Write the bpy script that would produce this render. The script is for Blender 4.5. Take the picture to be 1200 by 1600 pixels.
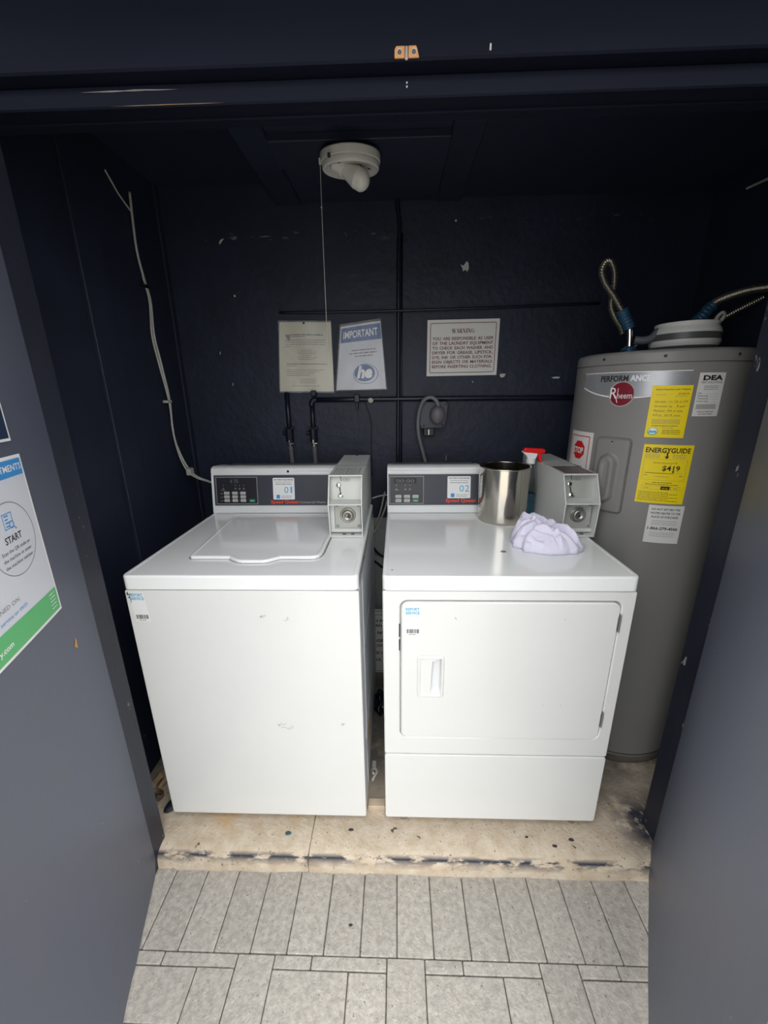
import bpy, bmesh, math, random
from mathutils import Vector, Matrix, noise
PI = math.pi
rad = math.radians
random.seed(7)
for o in list(bpy.data.objects):
    bpy.data.objects.remove(o, do_unlink=True)
scene = bpy.context.scene
C = scene.collection

# ------------------------------------------------------------------ camera
CAM = Vector((0.1026, -0.9713, 1.386)); YAW, PITCH, ROLL, FOC = -0.0329, 0.2953, -0.0119, 624.04
cy, sy, cp, sp = math.cos(YAW), math.sin(YAW), math.cos(PITCH), math.sin(PITCH)
F = Vector((sy*cp, cy*cp, -sp)); R_ = Vector((cy, -sy, 0)); U_ = R_.cross(F)
R2 = math.cos(ROLL)*R_ + math.sin(ROLL)*U_; U2 = -math.sin(ROLL)*R_ + math.cos(ROLL)*U_
cam_d = bpy.data.cameras.new('camera'); cam = bpy.data.objects.new('camera', cam_d); C.objects.link(cam)
cam.matrix_world = Matrix(((R2.x, U2.x, -F.x, CAM.x), (R2.y, U2.y, -F.y, CAM.y), (R2.z, U2.z, -F.z, CAM.z), (0, 0, 0, 1)))
cam_d.sensor_fit = 'VERTICAL'; cam_d.sensor_height = 24; cam_d.lens = FOC/1600*24
cam_d.clip_start = 0.02
scene.camera = cam

# ------------------------------------------------------------------ world, exposure
w = bpy.data.worlds.new('world'); scene.world = w; w.use_nodes = True
nt = w.node_tree; bg = nt.nodes['Background']
# bright overcast sky: a soft gradient from zenith to horizon
tc = nt.nodes.new('ShaderNodeTexCoord'); sx = nt.nodes.new('ShaderNodeSeparateXYZ'); cr = nt.nodes.new('ShaderNodeValToRGB')
nt.links.new(tc.outputs['Generated'], sx.inputs[0]); nt.links.new(sx.outputs['Z'], cr.inputs[0]); nt.links.new(cr.outputs[0], bg.inputs[0])
cr.color_ramp.elements[0].position = 0.0; cr.color_ramp.elements[0].color = (0.30, 0.305, 0.31, 1)   # overcast sky: dim at the horizon, brightest overhead
cr.color_ramp.elements[1].position = 1.0; cr.color_ramp.elements[1].color = (0.99, 0.99, 1.0, 1)
bg.inputs[1].default_value = 5.9
scene.view_settings.view_transform = 'Standard'; scene.view_settings.look = 'None'
scene.view_settings.gamma = 1; scene.view_settings.use_curve_mapping = False
scene.view_settings.exposure = 0.0

# ------------------------------------------------------------------ colour and materials
def lin(c):
    return tuple(((v/255)/12.92 if v/255 <= 0.04045 else (((v/255)+0.055)/1.055)**2.4) for v in c) + (1,)
MATS = {}
def mat(name, rgb, rough=0.5, metal=0.0, var=0.0, vscale=8, bump=0.0, bscale=60, coat=0.0, trans=0.0, ior=1.45, spec=0.5,
        rgb2=None, stretch=(1, 1, 1), rvar=0.0, orand=0.0, alpha=1.0):
    if name in MATS: return MATS[name]
    m = bpy.data.materials.new(name); m.use_nodes = True; n = m.node_tree.nodes; l = m.node_tree.links
    b = n['Principled BSDF']
    b.inputs['Roughness'].default_value = rough; b.inputs['Metallic'].default_value = metal
    b.inputs['Coat Weight'].default_value = coat; b.inputs['Coat Roughness'].default_value = 0.12
    b.inputs['Transmission Weight'].default_value = trans; b.inputs['IOR'].default_value = ior
    b.inputs['Specular IOR Level'].default_value = spec
    b.inputs['Alpha'].default_value = alpha
    c = lin(rgb); b.inputs['Base Color'].default_value = c
    tcn = n.new('ShaderNodeTexCoord'); mp = n.new('ShaderNodeMapping'); mp.inputs['Scale'].default_value = stretch
    l.new(tcn.outputs['Object'], mp.inputs[0])
    src = None
    if var or rgb2:
        t = n.new('ShaderNodeTexNoise'); t.inputs['Scale'].default_value = vscale; t.inputs['Detail'].default_value = 5
        t.inputs['Roughness'].default_value = 0.6
        l.new(mp.outputs[0], t.inputs['Vector'])
        r = n.new('ShaderNodeValToRGB'); r.color_ramp.elements[0].position = 0.32; r.color_ramp.elements[1].position = 0.68
        c2 = lin(rgb2) if rgb2 else tuple(min(1, x*(1+var)) for x in c[:3])+(1,)
        c1 = c if rgb2 else tuple(x*(1-var) for x in c[:3])+(1,)
        r.color_ramp.elements[0].color = c1; r.color_ramp.elements[1].color = c2
        l.new(t.outputs[0], r.inputs[0]); src = r.outputs[0]
        if rvar:
            mr = n.new('ShaderNodeMapRange'); mr.inputs[3].default_value = max(0.02, rough-rvar); mr.inputs[4].default_value = rough+rvar
            l.new(t.outputs[0], mr.inputs[0]); l.new(mr.outputs[0], b.inputs['Roughness'])
    if orand:
        oi = n.new('ShaderNodeObjectInfo'); hs = n.new('ShaderNodeHueSaturation'); mr = n.new('ShaderNodeMapRange')
        mr.inputs[3].default_value = 1-orand; mr.inputs[4].default_value = 1+orand
        l.new(oi.outputs['Random'], mr.inputs[0]); l.new(mr.outputs[0], hs.inputs['Value'])
        if src: l.new(src, hs.inputs['Color'])
        else: hs.inputs['Color'].default_value = c
        src = hs.outputs[0]
    if src: l.new(src, b.inputs['Base Color'])
    if bump:
        t2 = n.new('ShaderNodeTexNoise'); t2.inputs['Scale'].default_value = bscale; t2.inputs['Detail'].default_value = 4
        l.new(mp.outputs[0], t2.inputs['Vector'])
        bp = n.new('ShaderNodeBump'); bp.inputs['Strength'].default_value = bump; bp.inputs['Distance'].default_value = 0.004
        l.new(t2.outputs[0], bp.inputs['Height']); l.new(bp.outputs[0], b.inputs['Normal'])
    m['src'] = 1
    MATS[name] = m
    return m
def overlay(m, rgb, build_mask):
    """mix a colour over the material's base colour with a mask built from nodes (wear, stains)"""
    n = m.node_tree.nodes; l = m.node_tree.links; b = n['Principled BSDF']
    mx = n.new('ShaderNodeMix'); mx.data_type = 'RGBA'
    if b.inputs['Base Color'].links:
        l.new(b.inputs['Base Color'].links[0].from_socket, mx.inputs['A'])
    else: mx.inputs['A'].default_value = b.inputs['Base Color'].default_value
    mx.inputs['B'].default_value = lin(rgb)
    l.new(build_mask(n, l), mx.inputs['Factor']); l.new(mx.outputs['Result'], b.inputs['Base Color'])
def specks(scale, lo, hi, box=None, detail=3, stretch=(1, 1, 1)):
    """noise threshold mask, optionally inside a world box ((x0,x1),(y0,y1),(z0,z1)) with soft edges"""
    def f(n, l):
        t = n.new('ShaderNodeTexCoord'); mp = n.new('ShaderNodeMapping'); mp.inputs['Scale'].default_value = stretch
        l.new(t.outputs['Object'], mp.inputs[0])
        ns = n.new('ShaderNodeTexNoise'); ns.inputs['Scale'].default_value = scale; ns.inputs['Detail'].default_value = detail
        ns.inputs['Roughness'].default_value = 0.65
        l.new(mp.outputs[0], ns.inputs['Vector'])
        mr = n.new('ShaderNodeMapRange'); mr.inputs[1].default_value = lo; mr.inputs[2].default_value = hi
        l.new(ns.outputs[0], mr.inputs[0]); out = mr.outputs[0]
        if box:
            s = n.new('ShaderNodeSeparateXYZ'); l.new(t.outputs['Object'], s.inputs[0])
            for k, rng in enumerate(box):
                if rng is None: continue
                c0, hw, soft = (rng[0]+rng[1])/2, (rng[1]-rng[0])/2, rng[2] if len(rng) > 2 else 0.01
                a = n.new('ShaderNodeMath'); a.operation = 'SUBTRACT'; l.new(s.outputs[k], a.inputs[0]); a.inputs[1].default_value = c0
                ab = n.new('ShaderNodeMath'); ab.operation = 'ABSOLUTE'; l.new(a.outputs[0], ab.inputs[0])
                m2 = n.new('ShaderNodeMapRange'); m2.inputs[1].default_value = hw; m2.inputs[2].default_value = max(0.0, hw-soft)
                m2.inputs[3].default_value = 0; m2.inputs[4].default_value = 1
                l.new(ab.outputs[0], m2.inputs[0])
                mu = n.new('ShaderNodeMath'); mu.operation = 'MULTIPLY'; l.new(out, mu.inputs[0]); l.new(m2.outputs[0], mu.inputs[1]); out = mu.outputs[0]
        return out
    return f

NAVY = (28, 34, 52)
M_wall = mat('navy_wall_paint', NAVY, 0.55, var=0.25, vscale=5, bump=0.8, bscale=30)
overlay(M_wall, (120, 125, 135), specks(38, 0.60, 0.72, ((-0.70, 0.12, 0.06), None, (1.955, 2.0, 0.02)), stretch=(0.5, 1, 1.6)))
overlay(M_wall, (95, 100, 112), specks(40, 0.61, 0.72, ((0.30, 1.2, 0.06), None, (2.0, 2.035, 0.016)), stretch=(0.5, 1, 1.6)))
overlay(M_wall, (110, 112, 120), specks(60, 0.775, 0.80))
M_side = mat('navy_side_paint', NAVY, 0.6, var=0.2, vscale=4, bump=0.3, bscale=20)
overlay(M_side, (120, 112, 98), specks(25, 0.66, 0.7, (None, None, (-0.1, 0.25, 0.1))))
M_door = mat('navy_door_paint', (80, 86, 104), 0.42, var=0.14, vscale=3, bump=0.22, bscale=14, stretch=(1, 1, 0.35), rvar=0.08, rgb2=(87, 91, 102))
overlay(M_door, (150, 152, 158), specks(45, 0.735, 0.76, stretch=(1, 1, 0.4)))
M_jamb = mat('navy_jamb_paint', (34, 37, 48), 0.45, var=0.2, vscale=6, bump=0.4, bscale=30, stretch=(1, 1, 0.3))
overlay(M_jamb, (130, 128, 125), specks(40, 0.67, 0.70, stretch=(1, 1, 0.4)))
M_head = mat('navy_header_darkened', (19, 23, 36), 0.6, spec=0.12, var=0.2, vscale=5, bump=0.3, bscale=20, stretch=(0.2, 1, 1))  # navy darkened in the colour to deepen the shade under the overhang
M_pipe = mat('navy_painted_pipe', (20, 24, 38), 0.35, bump=0.2, bscale=40)
M_lowwall = mat('bare_grey_wall', (158, 158, 158), 0.8, var=0.12, vscale=8, bump=0.3, bscale=40)
M_enamel = mat('white_enamel', (223, 224, 221), 0.3, var=0.015, vscale=3, coat=0.4)
M_top = mat('glossy_enamel_lightened', (240, 242, 241), 0.12, var=0.015, vscale=3, coat=0.6)  # same enamel as the fronts, colour lightened to offset weak light on the tops
M_cabside = mat('satin_white_side', (215, 217, 220), 0.3)
M_gap = mat('dark_seam', (40, 40, 42), 0.7)
M_cons = mat('console_white', (222, 224, 224), 0.28)
M_face = mat('console_charcoal', (62, 64, 74), 0.42, var=0.08, vscale=9)
M_disp = mat('control_panel_black', (44, 44, 50), 0.3)
M_coin = mat('coin_case_grey_white', (205, 207, 204), 0.4, var=0.03)
M_plate = mat('coin_plate_satin', (176, 178, 172), 0.35, metal=0.25, var=0.06, bump=0.05)
M_chrome = mat('chrome', (215, 212, 205), 0.12, metal=1.0)
M_dull = mat('dull_metal', (165, 163, 155), 0.35, metal=0.8, var=0.1)
M_black = mat('black_plastic', (18, 18, 20), 0.4)
M_steel = mat('brushed_steel', (200, 195, 184), 0.16, metal=1.0, var=0.1, vscale=14, stretch=(1, 1, 0.15), rvar=0.09, bump=0.04, bscale=60)
M_heat = mat('heater_grey', (129, 128, 126), 0.36, var=0.02, vscale=2, spec=0.4)
M_heatd = mat('heater_dark_seam', (45, 45, 45), 0.6)
M_paper = mat('paper_white', (214, 214, 210), 0.5)
M_cream = mat('paper_cream', (196, 193, 172), 0.4, var=0.05, vscale=6)
M_yel = mat('sticker_yellow', (238, 212, 22), 0.5)
M_ink = mat('ink_black', (32, 32, 34), 0.5)
M_grey = mat('ink_grey', (118, 118, 116), 0.5)
M_lgrey = mat('ink_light_grey', (165, 165, 160), 0.5)
M_red = mat('print_red', (200, 28, 32), 0.5)
M_dred = mat('print_dark_red', (108, 26, 28), 0.5)
M_brandred = mat('print_orange_red', (225, 70, 48), 0.5)
M_blue = mat('print_blue', (48, 92, 150), 0.45)
M_cyan = mat('print_cyan', (70, 170, 205), 0.5)
M_sky = mat('print_sky_blue', (62, 140, 205), 0.5)
M_green = mat('print_green', (88, 178, 110), 0.5)
M_maroon = mat('badge_maroon', (122, 32, 48), 0.3)
M_silver = mat('band_silver', (168, 170, 174), 0.3, metal=0.5)
M_white = mat('print_white', (232, 232, 232), 0.5)
M_sheet = mat('poster_white', (205, 208, 216), 0.4)
M_btn = mat('button_grey', (185, 187, 182), 0.5)
M_gbtn = mat('button_green', (30, 140, 90), 0.45)
M_plastic = mat('white_plastic', (212, 210, 202), 0.4, var=0.03)
M_bulb = mat('frosted_bulb', (220, 218, 210), 0.3)
M_conc = mat('concrete_pad', (184, 166, 142), 0.88, var=0.1, vscale=22, bump=0.7, bscale=90, rgb2=(206, 194, 175))
overlay(M_conc, (205, 170, 125), specks(5, 0.5, 0.72, ((-0.7, -0.1, 0.2), (-0.08, 0.2, 0.05), None)))
overlay(M_conc, (120, 112, 100), specks(90, 0.64, 0.70))
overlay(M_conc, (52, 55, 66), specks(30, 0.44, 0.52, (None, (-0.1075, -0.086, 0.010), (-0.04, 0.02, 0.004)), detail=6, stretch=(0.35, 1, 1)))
overlay(M_conc, (118, 112, 104), specks(7, 0.3, 0.5, (None, (0.05, 0.9, 0.2), None)))
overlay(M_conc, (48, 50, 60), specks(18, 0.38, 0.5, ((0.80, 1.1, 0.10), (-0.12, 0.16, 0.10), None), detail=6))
overlay(M_conc, (85, 80, 72), specks(16, 0.68, 0.70))
M_paver = mat('paver_grey', (166, 161, 152), 0.9, var=0.2, vscale=70, bump=0.6, bscale=160, orand=0.06)
overlay(M_paver, (205, 202, 196), specks(150, 0.66, 0.70))
overlay(M_paver, (100, 97, 93), specks(120, 0.64, 0.72))
M_sand = mat('joint_sand', (98, 92, 84), 0.95, var=0.2, vscale=40, bump=0.6, bscale=120)
M_cloth = mat('white_towel', (222, 218, 236), 0.9, bump=0.25, bscale=500)
M_clear = mat('clear_plastic', (245, 248, 248), 0.05, trans=1.0, ior=1.3)
M_sleeve = mat('clear_sleeve', (255, 255, 255), 0.16, alpha=0.09, spec=1.0)
M_liquid = mat('blue_liquid', (20, 110, 140), 0.1, trans=0.35, ior=1.33)
M_rplastic = mat('red_plastic', (225, 30, 28), 0.35)
M_conduit = mat('armoured_steel', (150, 145, 132), 0.3, metal=0.9)
M_btape = mat('blue_tape', (28, 68, 92), 0.45, var=0.2, vscale=30, bump=0.3)
M_ghose = mat('grey_hose', (92, 92, 98), 0.5)
M_cable = mat('pale_cable', (172, 172, 166), 0.5)
M_wood = mat('raw_wood', (176, 150, 118), 0.7, var=0.2, vscale=20, stretch=(1, 0.2, 1))
M_chip = mat('bare_plaster', (178, 186, 178), 0.8)
M_tan = mat('bare_timber_chip', (198, 140, 88), 0.7, var=0.1, vscale=30)
M_band = mat('dish_grey_band', (78, 81, 78), 0.4, var=0.15, vscale=30, bump=0.1, stretch=(0.2, 0.2, 3))
M_bandw = mat('dish_white_band', (205, 205, 202), 0.4, var=0.04)
M_brown = mat('brown_label', (88, 76, 76), 0.4)

# ------------------------------------------------------------------ geometry helpers
def link(name, me, m, parent=None, smooth=False, wn=False):
    o = bpy.data.objects.new(name, me); C.objects.link(o)
    if m is not None:
        for x in (m if isinstance(m, (list, tuple)) else [m]): me.materials.append(x)
    if smooth:
        for p in me.polygons: p.use_smooth = True
    if wn:
        md = o.modifiers.new('wn', 'WEIGHTED_NORMAL'); md.keep_sharp = True; md.weight = 90
    if parent is not None:
        o.parent = parent
        if parent.type == 'EMPTY': o.matrix_parent_inverse = Matrix.Translation(parent.location).inverted()
    return o
def obj(name, bm, m, parent=None, smooth=False, wn=False, label=None):
    bmesh.ops.recalc_face_normals(bm, faces=bm.faces)
    me = bpy.data.meshes.new(name); bm.to_mesh(me); bm.free()
    o = link(name, me, m, parent, smooth, wn)
    if label: o['label'] = label
    return o
def thing(name, label, cat, loc=(0, 0, 0), group=None):
    o = bpy.data.objects.new(name, None); C.objects.link(o); o.location = loc; o.empty_display_size = 0.05
    o['label'] = label; o['category'] = cat
    if group: o['group'] = group
    return o
def tag(o, label, cat, group=None):
    o['label'] = label; o['category'] = cat
    if group: o['group'] = group
    return o
def struct(name, bm, m, parent=None, **k):
    o = obj(name, bm, m, parent, **k); o['kind'] = 'structure'; return o
def B(): return bmesh.new()
def box(bm, x0, x1, y0, y1, z0, z1, bev=0, seg=2):
    r = bmesh.ops.create_cube(bm, size=1)
    for v in r['verts']:
        v.co = Vector(((x0+x1)/2+v.co.x*(x1-x0), (y0+y1)/2+v.co.y*(y1-y0), (z0+z1)/2+v.co.z*(z1-z0)))
    if bev:
        es = {e for v in r['verts'] for e in v.link_edges}
        bmesh.ops.bevel(bm, geom=list(es), offset=bev, segments=seg, profile=0.5, affect='EDGES')
    return bm
def prism(bm, pts, axis, a0, a1, bev=0):
    """extrude polygon pts (2D) along axis from a0 to a1. axis x: pts=(y,z); y: (x,z); z: (x,y)"""
    def P(p, a):
        return {'x': (a, p[0], p[1]), 'y': (p[0], a, p[1]), 'z': (p[0], p[1], a)}[axis]
    lo = [bm.verts.new(P(p, a0)) for p in pts]; hi = [bm.verts.new(P(p, a1)) for p in pts]
    n = len(pts); fs = [bm.faces.new(lo), bm.faces.new(hi[::-1])]
    for i in range(n): fs.append(bm.faces.new((lo[i], hi[i], hi[(i+1) % n], lo[(i+1) % n])))
    if bev:
        es = {e for f in fs for e in f.edges}
        bmesh.ops.bevel(bm, geom=list(es), offset=bev, segments=2, profile=0.5, affect='EDGES')
    return bm
def rrect(x0, x1, z0, z1, r, seg=5, ins=0):
    x0 += ins; x1 -= ins; z0 += ins; z1 -= ins; out = []
    for cx, cz, a in ((x1-r, z1-r, 0), (x0+r, z1-r, 90), (x0+r, z0+r, 180), (x1-r, z0+r, 270)):
        for k in range(seg+1):
            t = rad(a+90*k/seg); out.append((cx+r*math.cos(t), cz+r*math.sin(t)))
    return out
def spline(pts, n=10):
    P = [Vector(p) for p in pts]; P = [2*P[0]-P[1]]+P+[2*P[-1]-P[-2]]; out = []
    for i in range(1, len(P)-2):
        for k in range(n):
            t = k/n; a, b, c, d = P[i-1:i+3]
            out.append(0.5*((2*b)+(c-a)*t+(2*a-5*b+4*c-d)*t*t+(3*b-a-3*c+d)*t**3))
    out.append(P[-2]); return out
def tube(bm, pts, r, seg=10, rf=None, cap=True):
    P = [Vector(p) for p in pts]; rings = []; n = None
    for i, p in enumerate(P):
        t = (P[min(i+1, len(P)-1)]-P[max(i-1, 0)]).normalized()
        if n is None:
            n = t.orthogonal().normalized()
        else:
            n = (n-t*n.dot(t)).normalized()
        b = t.cross(n); rr = rf(i) if rf else (r[i] if isinstance(r, (list, tuple)) else r)
        rings.append([bm.verts.new(p+rr*(math.cos(2*PI*k/seg)*n+math.sin(2*PI*k/seg)*b)) for k in range(seg)])
    for a, b2 in zip(rings, rings[1:]):
        for k in range(seg): bm.faces.new((a[k], a[(k+1) % seg], b2[(k+1) % seg], b2[k]))
    if cap: bm.faces.new(rings[0][::-1]); bm.faces.new(rings[-1])
    return bm
def lathe(bm, prof, c=(0, 0, 0), seg=48, closed=False, sx=1, sy=1, M=None):
    rings = []
    for r, z in prof:
        if r < 1e-6:
            rings.append([bm.verts.new((c[0], c[1], c[2]+z))])
        else:
            rings.append([bm.verts.new((c[0]+sx*r*math.cos(2*PI*k/seg), c[1]+sy*r*math.sin(2*PI*k/seg), c[2]+z)) for k in range(seg)])
    prs = list(zip(rings, rings[1:]))
    if closed: prs.append((rings[-1], rings[0]))
    fs = []
    for a, b in prs:
        for k in range(seg):
            k2 = (k+1) % seg
            if len(a) == 1 and len(b) == 1: continue
            if len(a) == 1: fs.append(bm.faces.new((a[0], b[k2], b[k])))
            elif len(b) == 1: fs.append(bm.faces.new((a[k], a[k2], b[0])))
            else: fs.append(bm.faces.new((a[k], a[k2], b[k2], b[k])))
    if M is not None:
        vs = {v for rg in rings for v in rg}
        for v in vs: v.co = M @ v.co
    return fs
def axis_matrix(p, d):
    d = Vector(d).normalized(); q = Vector((0, 0, 1)).rotation_difference(d)
    return Matrix.Translation(p) @ q.to_matrix().to_4x4()
def disc_on(bm, p, d, prof, seg=20):
    lathe(bm, prof, seg=seg, M=axis_matrix(p, d))

# ------------------------------------------------------------------ flat print
_tc = {}
def text2d(s, size=1.0, bold=0.0, shear=0.0, res=3):
    key = (s, bold, shear, res)
    if key not in _tc:
        cu = bpy.data.curves.new('t', 'FONT'); cu.body = s; cu.size = 1; cu.offset = bold; cu.shear = shear; cu.resolution_u = res
        o = bpy.data.objects.new('t', cu); me = o.to_mesh()
        vs = [(v.co.x, v.co.y) for v in me.vertices]; fs = [tuple(p.vertices) for p in me.polygons]
        o.to_mesh_clear(); bpy.data.objects.remove(o); bpy.data.curves.remove(cu)
        _tc[key] = (vs, fs)
    vs, fs = _tc[key]
    return [(x*size, y*size) for x, y in vs], fs
def T(s, x, y, h, w=None, al='c', bold=0.02, res=2, rot=0, shear=0):
    """text with cap height h (about), optionally fitted to width w; (x,y) = baseline anchor"""
    vs, fs = text2d(s, h/0.7, bold, shear, res)
    if not vs: return [], []
    x0 = min(v[0] for v in vs); x1 = max(v[0] for v in vs); k = (w/(x1-x0)) if w else 1
    a = {'l': 0, 'c': 0.5, 'r': 1}[al]; wd = (x1-x0)*k
    out = [((v[0]-x0)*k-a*wd, v[1]) for v in vs]
    c, s_ = math.cos(rot), math.sin(rot)
    return [(x+p*c-q*s_, y+p*s_+q*c) for p, q in out], fs
def rect(x0, y0, x1, y1, nx=1):
    vs = []; fs = []
    for i in range(nx+1):
        x = x0+(x1-x0)*i/nx; vs += [(x, y0), (x, y1)]
    for i in range(nx): fs.append((2*i, 2*i+2, 2*i+3, 2*i+1))
    return vs, fs
def poly(p): return list(p), [tuple(range(len(p)))]
def frame(x0, y0, x1, y1, t, nx=1):
    out = []
    for a in (rect(x0, y0, x1, y0+t, nx), rect(x0, y1-t, x1, y1, nx), rect(x0, y0+t, x0+t, y1-t), rect(x1-t, y0+t, x1, y1-t)): out.append(a)
    return join(out)
def join(L):
    V = []; Fc = []
    for vs, fs in L:
        k = len(V); V += vs; Fc += [tuple(i+k for i in f) for f in fs]
    return V, Fc
def ringp(cx, cy_, r0, r1, n=28, ex=1):
    vs = []; fs = []
    for i in range(n):
        a = 2*PI*i/n; vs += [(cx+ex*r0*math.cos(a), cy_+r0*math.sin(a)), (cx+ex*r1*math.cos(a), cy_+r1*math.sin(a))]
    for i in range(n):
        j = (i+1) % n; fs.append((2*i, 2*i+1, 2*j+1, 2*j))
    return vs, fs
def disc(cx, cy_, r, n=28, ex=1): return poly([(cx+ex*r*math.cos(2*PI*i/n), cy_+r*math.sin(2*PI*i/n)) for i in range(n)])
def stroke(p, q, t):
    p = Vector(p); q = Vector(q); d = (q-p).normalized(); n = Vector((-d.y, d.x))*t/2
    return poly([tuple(p+n), tuple(p-n), tuple(q-n), tuple(q+n)])
def scrawl(x0, x1, y, h, seed=1, centre=False, fill=0.9, t=None):
    """print too small to read: broken dashes of word length"""
    rs = random.Random(seed); L = []; tot = (x1-x0)*fill; x = x0+((x1-x0)-tot)/2 if centre else x0; end = x+tot
    while x < end-h*0.5:
        wd = min(rs.uniform(1.2, 4.5)*h, end-x); L.append(rect(x, y, x+wd, y+(t or h*0.6))); x += wd+h*0.5
    return join(L) if L else ([], [])
class Decal:
    def __init__(s, mapper): s.mp = mapper; s.V = []; s.F = []; s.mi = []; s.mats = []
    def m(s, m):
        if m not in s.mats: s.mats.append(m)
        return s.mats.index(m)
    def add(s, shape, m, layer=1):
        vs, fs = shape; k = len(s.V); i = s.m(m)
        s.V += [s.mp(x, y, 0.0003+0.00025*layer) for x, y in vs]; s.F += [tuple(j+k for j in f) for f in fs]; s.mi += [i]*len(fs)
        return s
    def sheet(s, x0, y0, x1, y1, m, nx=1, ny=1, t=0.0005, fn=None, base=0.0):
        """a thin closed sheet; fn(x,y)->extra lift"""
        i = s.m(m); k = len(s.V); fn = fn or (lambda a, b: 0)
        for lay in (base, base+t):
            for a in range(nx+1):
                for b in range(ny+1):
                    x = x0+(x1-x0)*a/nx; y = y0+(y1-y0)*b/ny; s.V.append(s.mp(x, y, lay+fn(x, y)))
        N = (nx+1)*(ny+1); idx = lambda a, b, L: k+L*N+a*(ny+1)+b
        for a in range(nx):
            for b in range(ny):
                s.F.append((idx(a, b, 1), idx(a+1, b, 1), idx(a+1, b+1, 1), idx(a, b+1, 1))); s.F.append((idx(a, b, 0), idx(a, b+1, 0), idx(a+1, b+1, 0), idx(a+1, b, 0)))
        for a in range(nx):
            s.F.append((idx(a, 0, 0), idx(a+1, 0, 0), idx(a+1, 0, 1), idx(a, 0, 1))); s.F.append((idx(a, ny, 1), idx(a+1, ny, 1), idx(a+1, ny, 0), idx(a, ny, 0)))
        for b in range(ny):
            s.F.append((idx(0, b, 1), idx(0, b+1, 1), idx(0, b+1, 0), idx(0, b, 0))); s.F.append((idx(nx, b, 0), idx(nx, b+1, 0), idx(nx, b+1, 1), idx(nx, b, 1)))
        s.mi += [i]*(len(s.F)-len(s.mi)); return s
    def build(s, name, parent=None, label=None):
        me = bpy.data.meshes.new(name); me.from_pydata(s.V, [], s.F); me.update()
        for p, i in zip(me.polygons, s.mi): p.material_index = i
        o = link(name, me, s.mats, parent)
        if label: o['label'] = label
        return o
def plane_map(O, U, V):
    O = Vector(O); U = Vector(U).normalized(); V = Vector(V).normalized(); N = U.cross(V)
    return lambda x, y, o: tuple(O+U*x+V*y+N*o)

# =================================================================== STRUCTURE
YB = 0.865           # back wall
XL, XR = -0.836, 1.31
ZC = 2.157
# ground and pavers
ground = struct('ground', box(B(), -9, 9, -14, -0.10, -0.12, -0.069), M_sand)
far = B(); box(far, -9, 9, -14, -0.82, -0.0685, -0.060); box(far, -9, -1.127, -0.82, -0.12, -0.0685, -0.060); box(far, 1.275, 9, -0.82, -0.12, -0.0685, -0.060)
struct('ground_paving', far, M_paver)
def pave(x0, x1, y0, y1):
    g = 0.0012; dz = random.uniform(-0.0012, 0.0012)
    b = box(B(), x0+g, x1-g, y0+g, y1-g, -0.11, -0.060+dz, 0.0022, 1)
    for v in b.verts: v.co.z += random.uniform(-0.0003, 0.0003)
    return obj('paver', b, M_paver, ground)
x = 0.101-0.0993*10
while x < 1.25:
    pave(x, x+0.0993, -0.299, -0.104); x += 0.0993
for k in range(-3, 4):
    t0 = 0.074+0.4*k
    if t0 < -1.0 or t0 > 1.3: continue
    pave(t0, t0+0.1, -0.50, -0.299)                 # upright block
    pave(t0+0.1, t0+0.2, -0.328, -0.299); pave(t0+0.2, t0+0.4, -0.328, -0.299)    # cut slips
    pave(t0+0.1, t0+0.3, -0.43, -0.328); pave(t0+0.3, t0+0.4, -0.53, -0.328)
    pave(t0+0.1, t0+0.2, -0.63, -0.43); pave(t0+0.2, t0+0.3, -0.63, -0.43); pave(t0, t0+0.1, -0.63, -0.50)
    pave(t0+0.3, t0+0.4, -0.63, -0.53)
    for j in range(2): pave(t0+0.2*j, t0+0.2*j+0.2, -0.73, -0.63); pave(t0+0.2*j-0.1, t0+0.2*j+0.1, -0.82, -0.73)
# concrete pad with rounded, worn front lip, in two pours
floor_ = struct('floor', box(B(), XL-0.05, XR+0.05, -0.02, YB+0.05, -0.12, -0.02), M_conc)
def pad(x0, x1):
    bm = B(); prof = [(YB, -0.03), (YB, 0.0)]+[(y, 0.0) for y in (0.7, 0.5, 0.3, 0.15, 0.05, 0.0, -0.03, -0.055)]+[(-0.075, -0.001), (-0.09, -0.005), (-0.099, -0.013), (-0.104, -0.025), (-0.107, -0.04), (-0.109, -0.066)]
    n = max(2, int((x1-x0)/0.012)); rows = []
    for i in range(n+1):
        xx = x0+(x1-x0)*i/n; row = []
        for j, (y, z) in enumerate(prof):
            dz = 0
            if j > 7:
                q = noise.noise(Vector((xx*9, y*30, z*30))); q2 = noise.noise(Vector((xx*45, y*60, 3+z*50)))
                dz = 0.004*q+0.0018*q2
                y += dz*1.2
            row.append(bm.verts.new((xx, y, z+(dz if z > -0.05 else 0))))
        rows.append(row)
    for a, b in zip(rows, rows[1:]):
        for j in range(len(prof)-1): bm.faces.new((a[j], a[j+1], b[j+1], b[j]))
    o = obj('slab', bm, M_conc, floor_, smooth=True); return o
pad(XL-0.03, -0.1772); pad(-0.1748, XR+0.03)
obj('joint_fill', box(B(), -0.1775, -0.1745, -0.1055, 0.05, -0.066, -0.004), M_sand, floor_)

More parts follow.
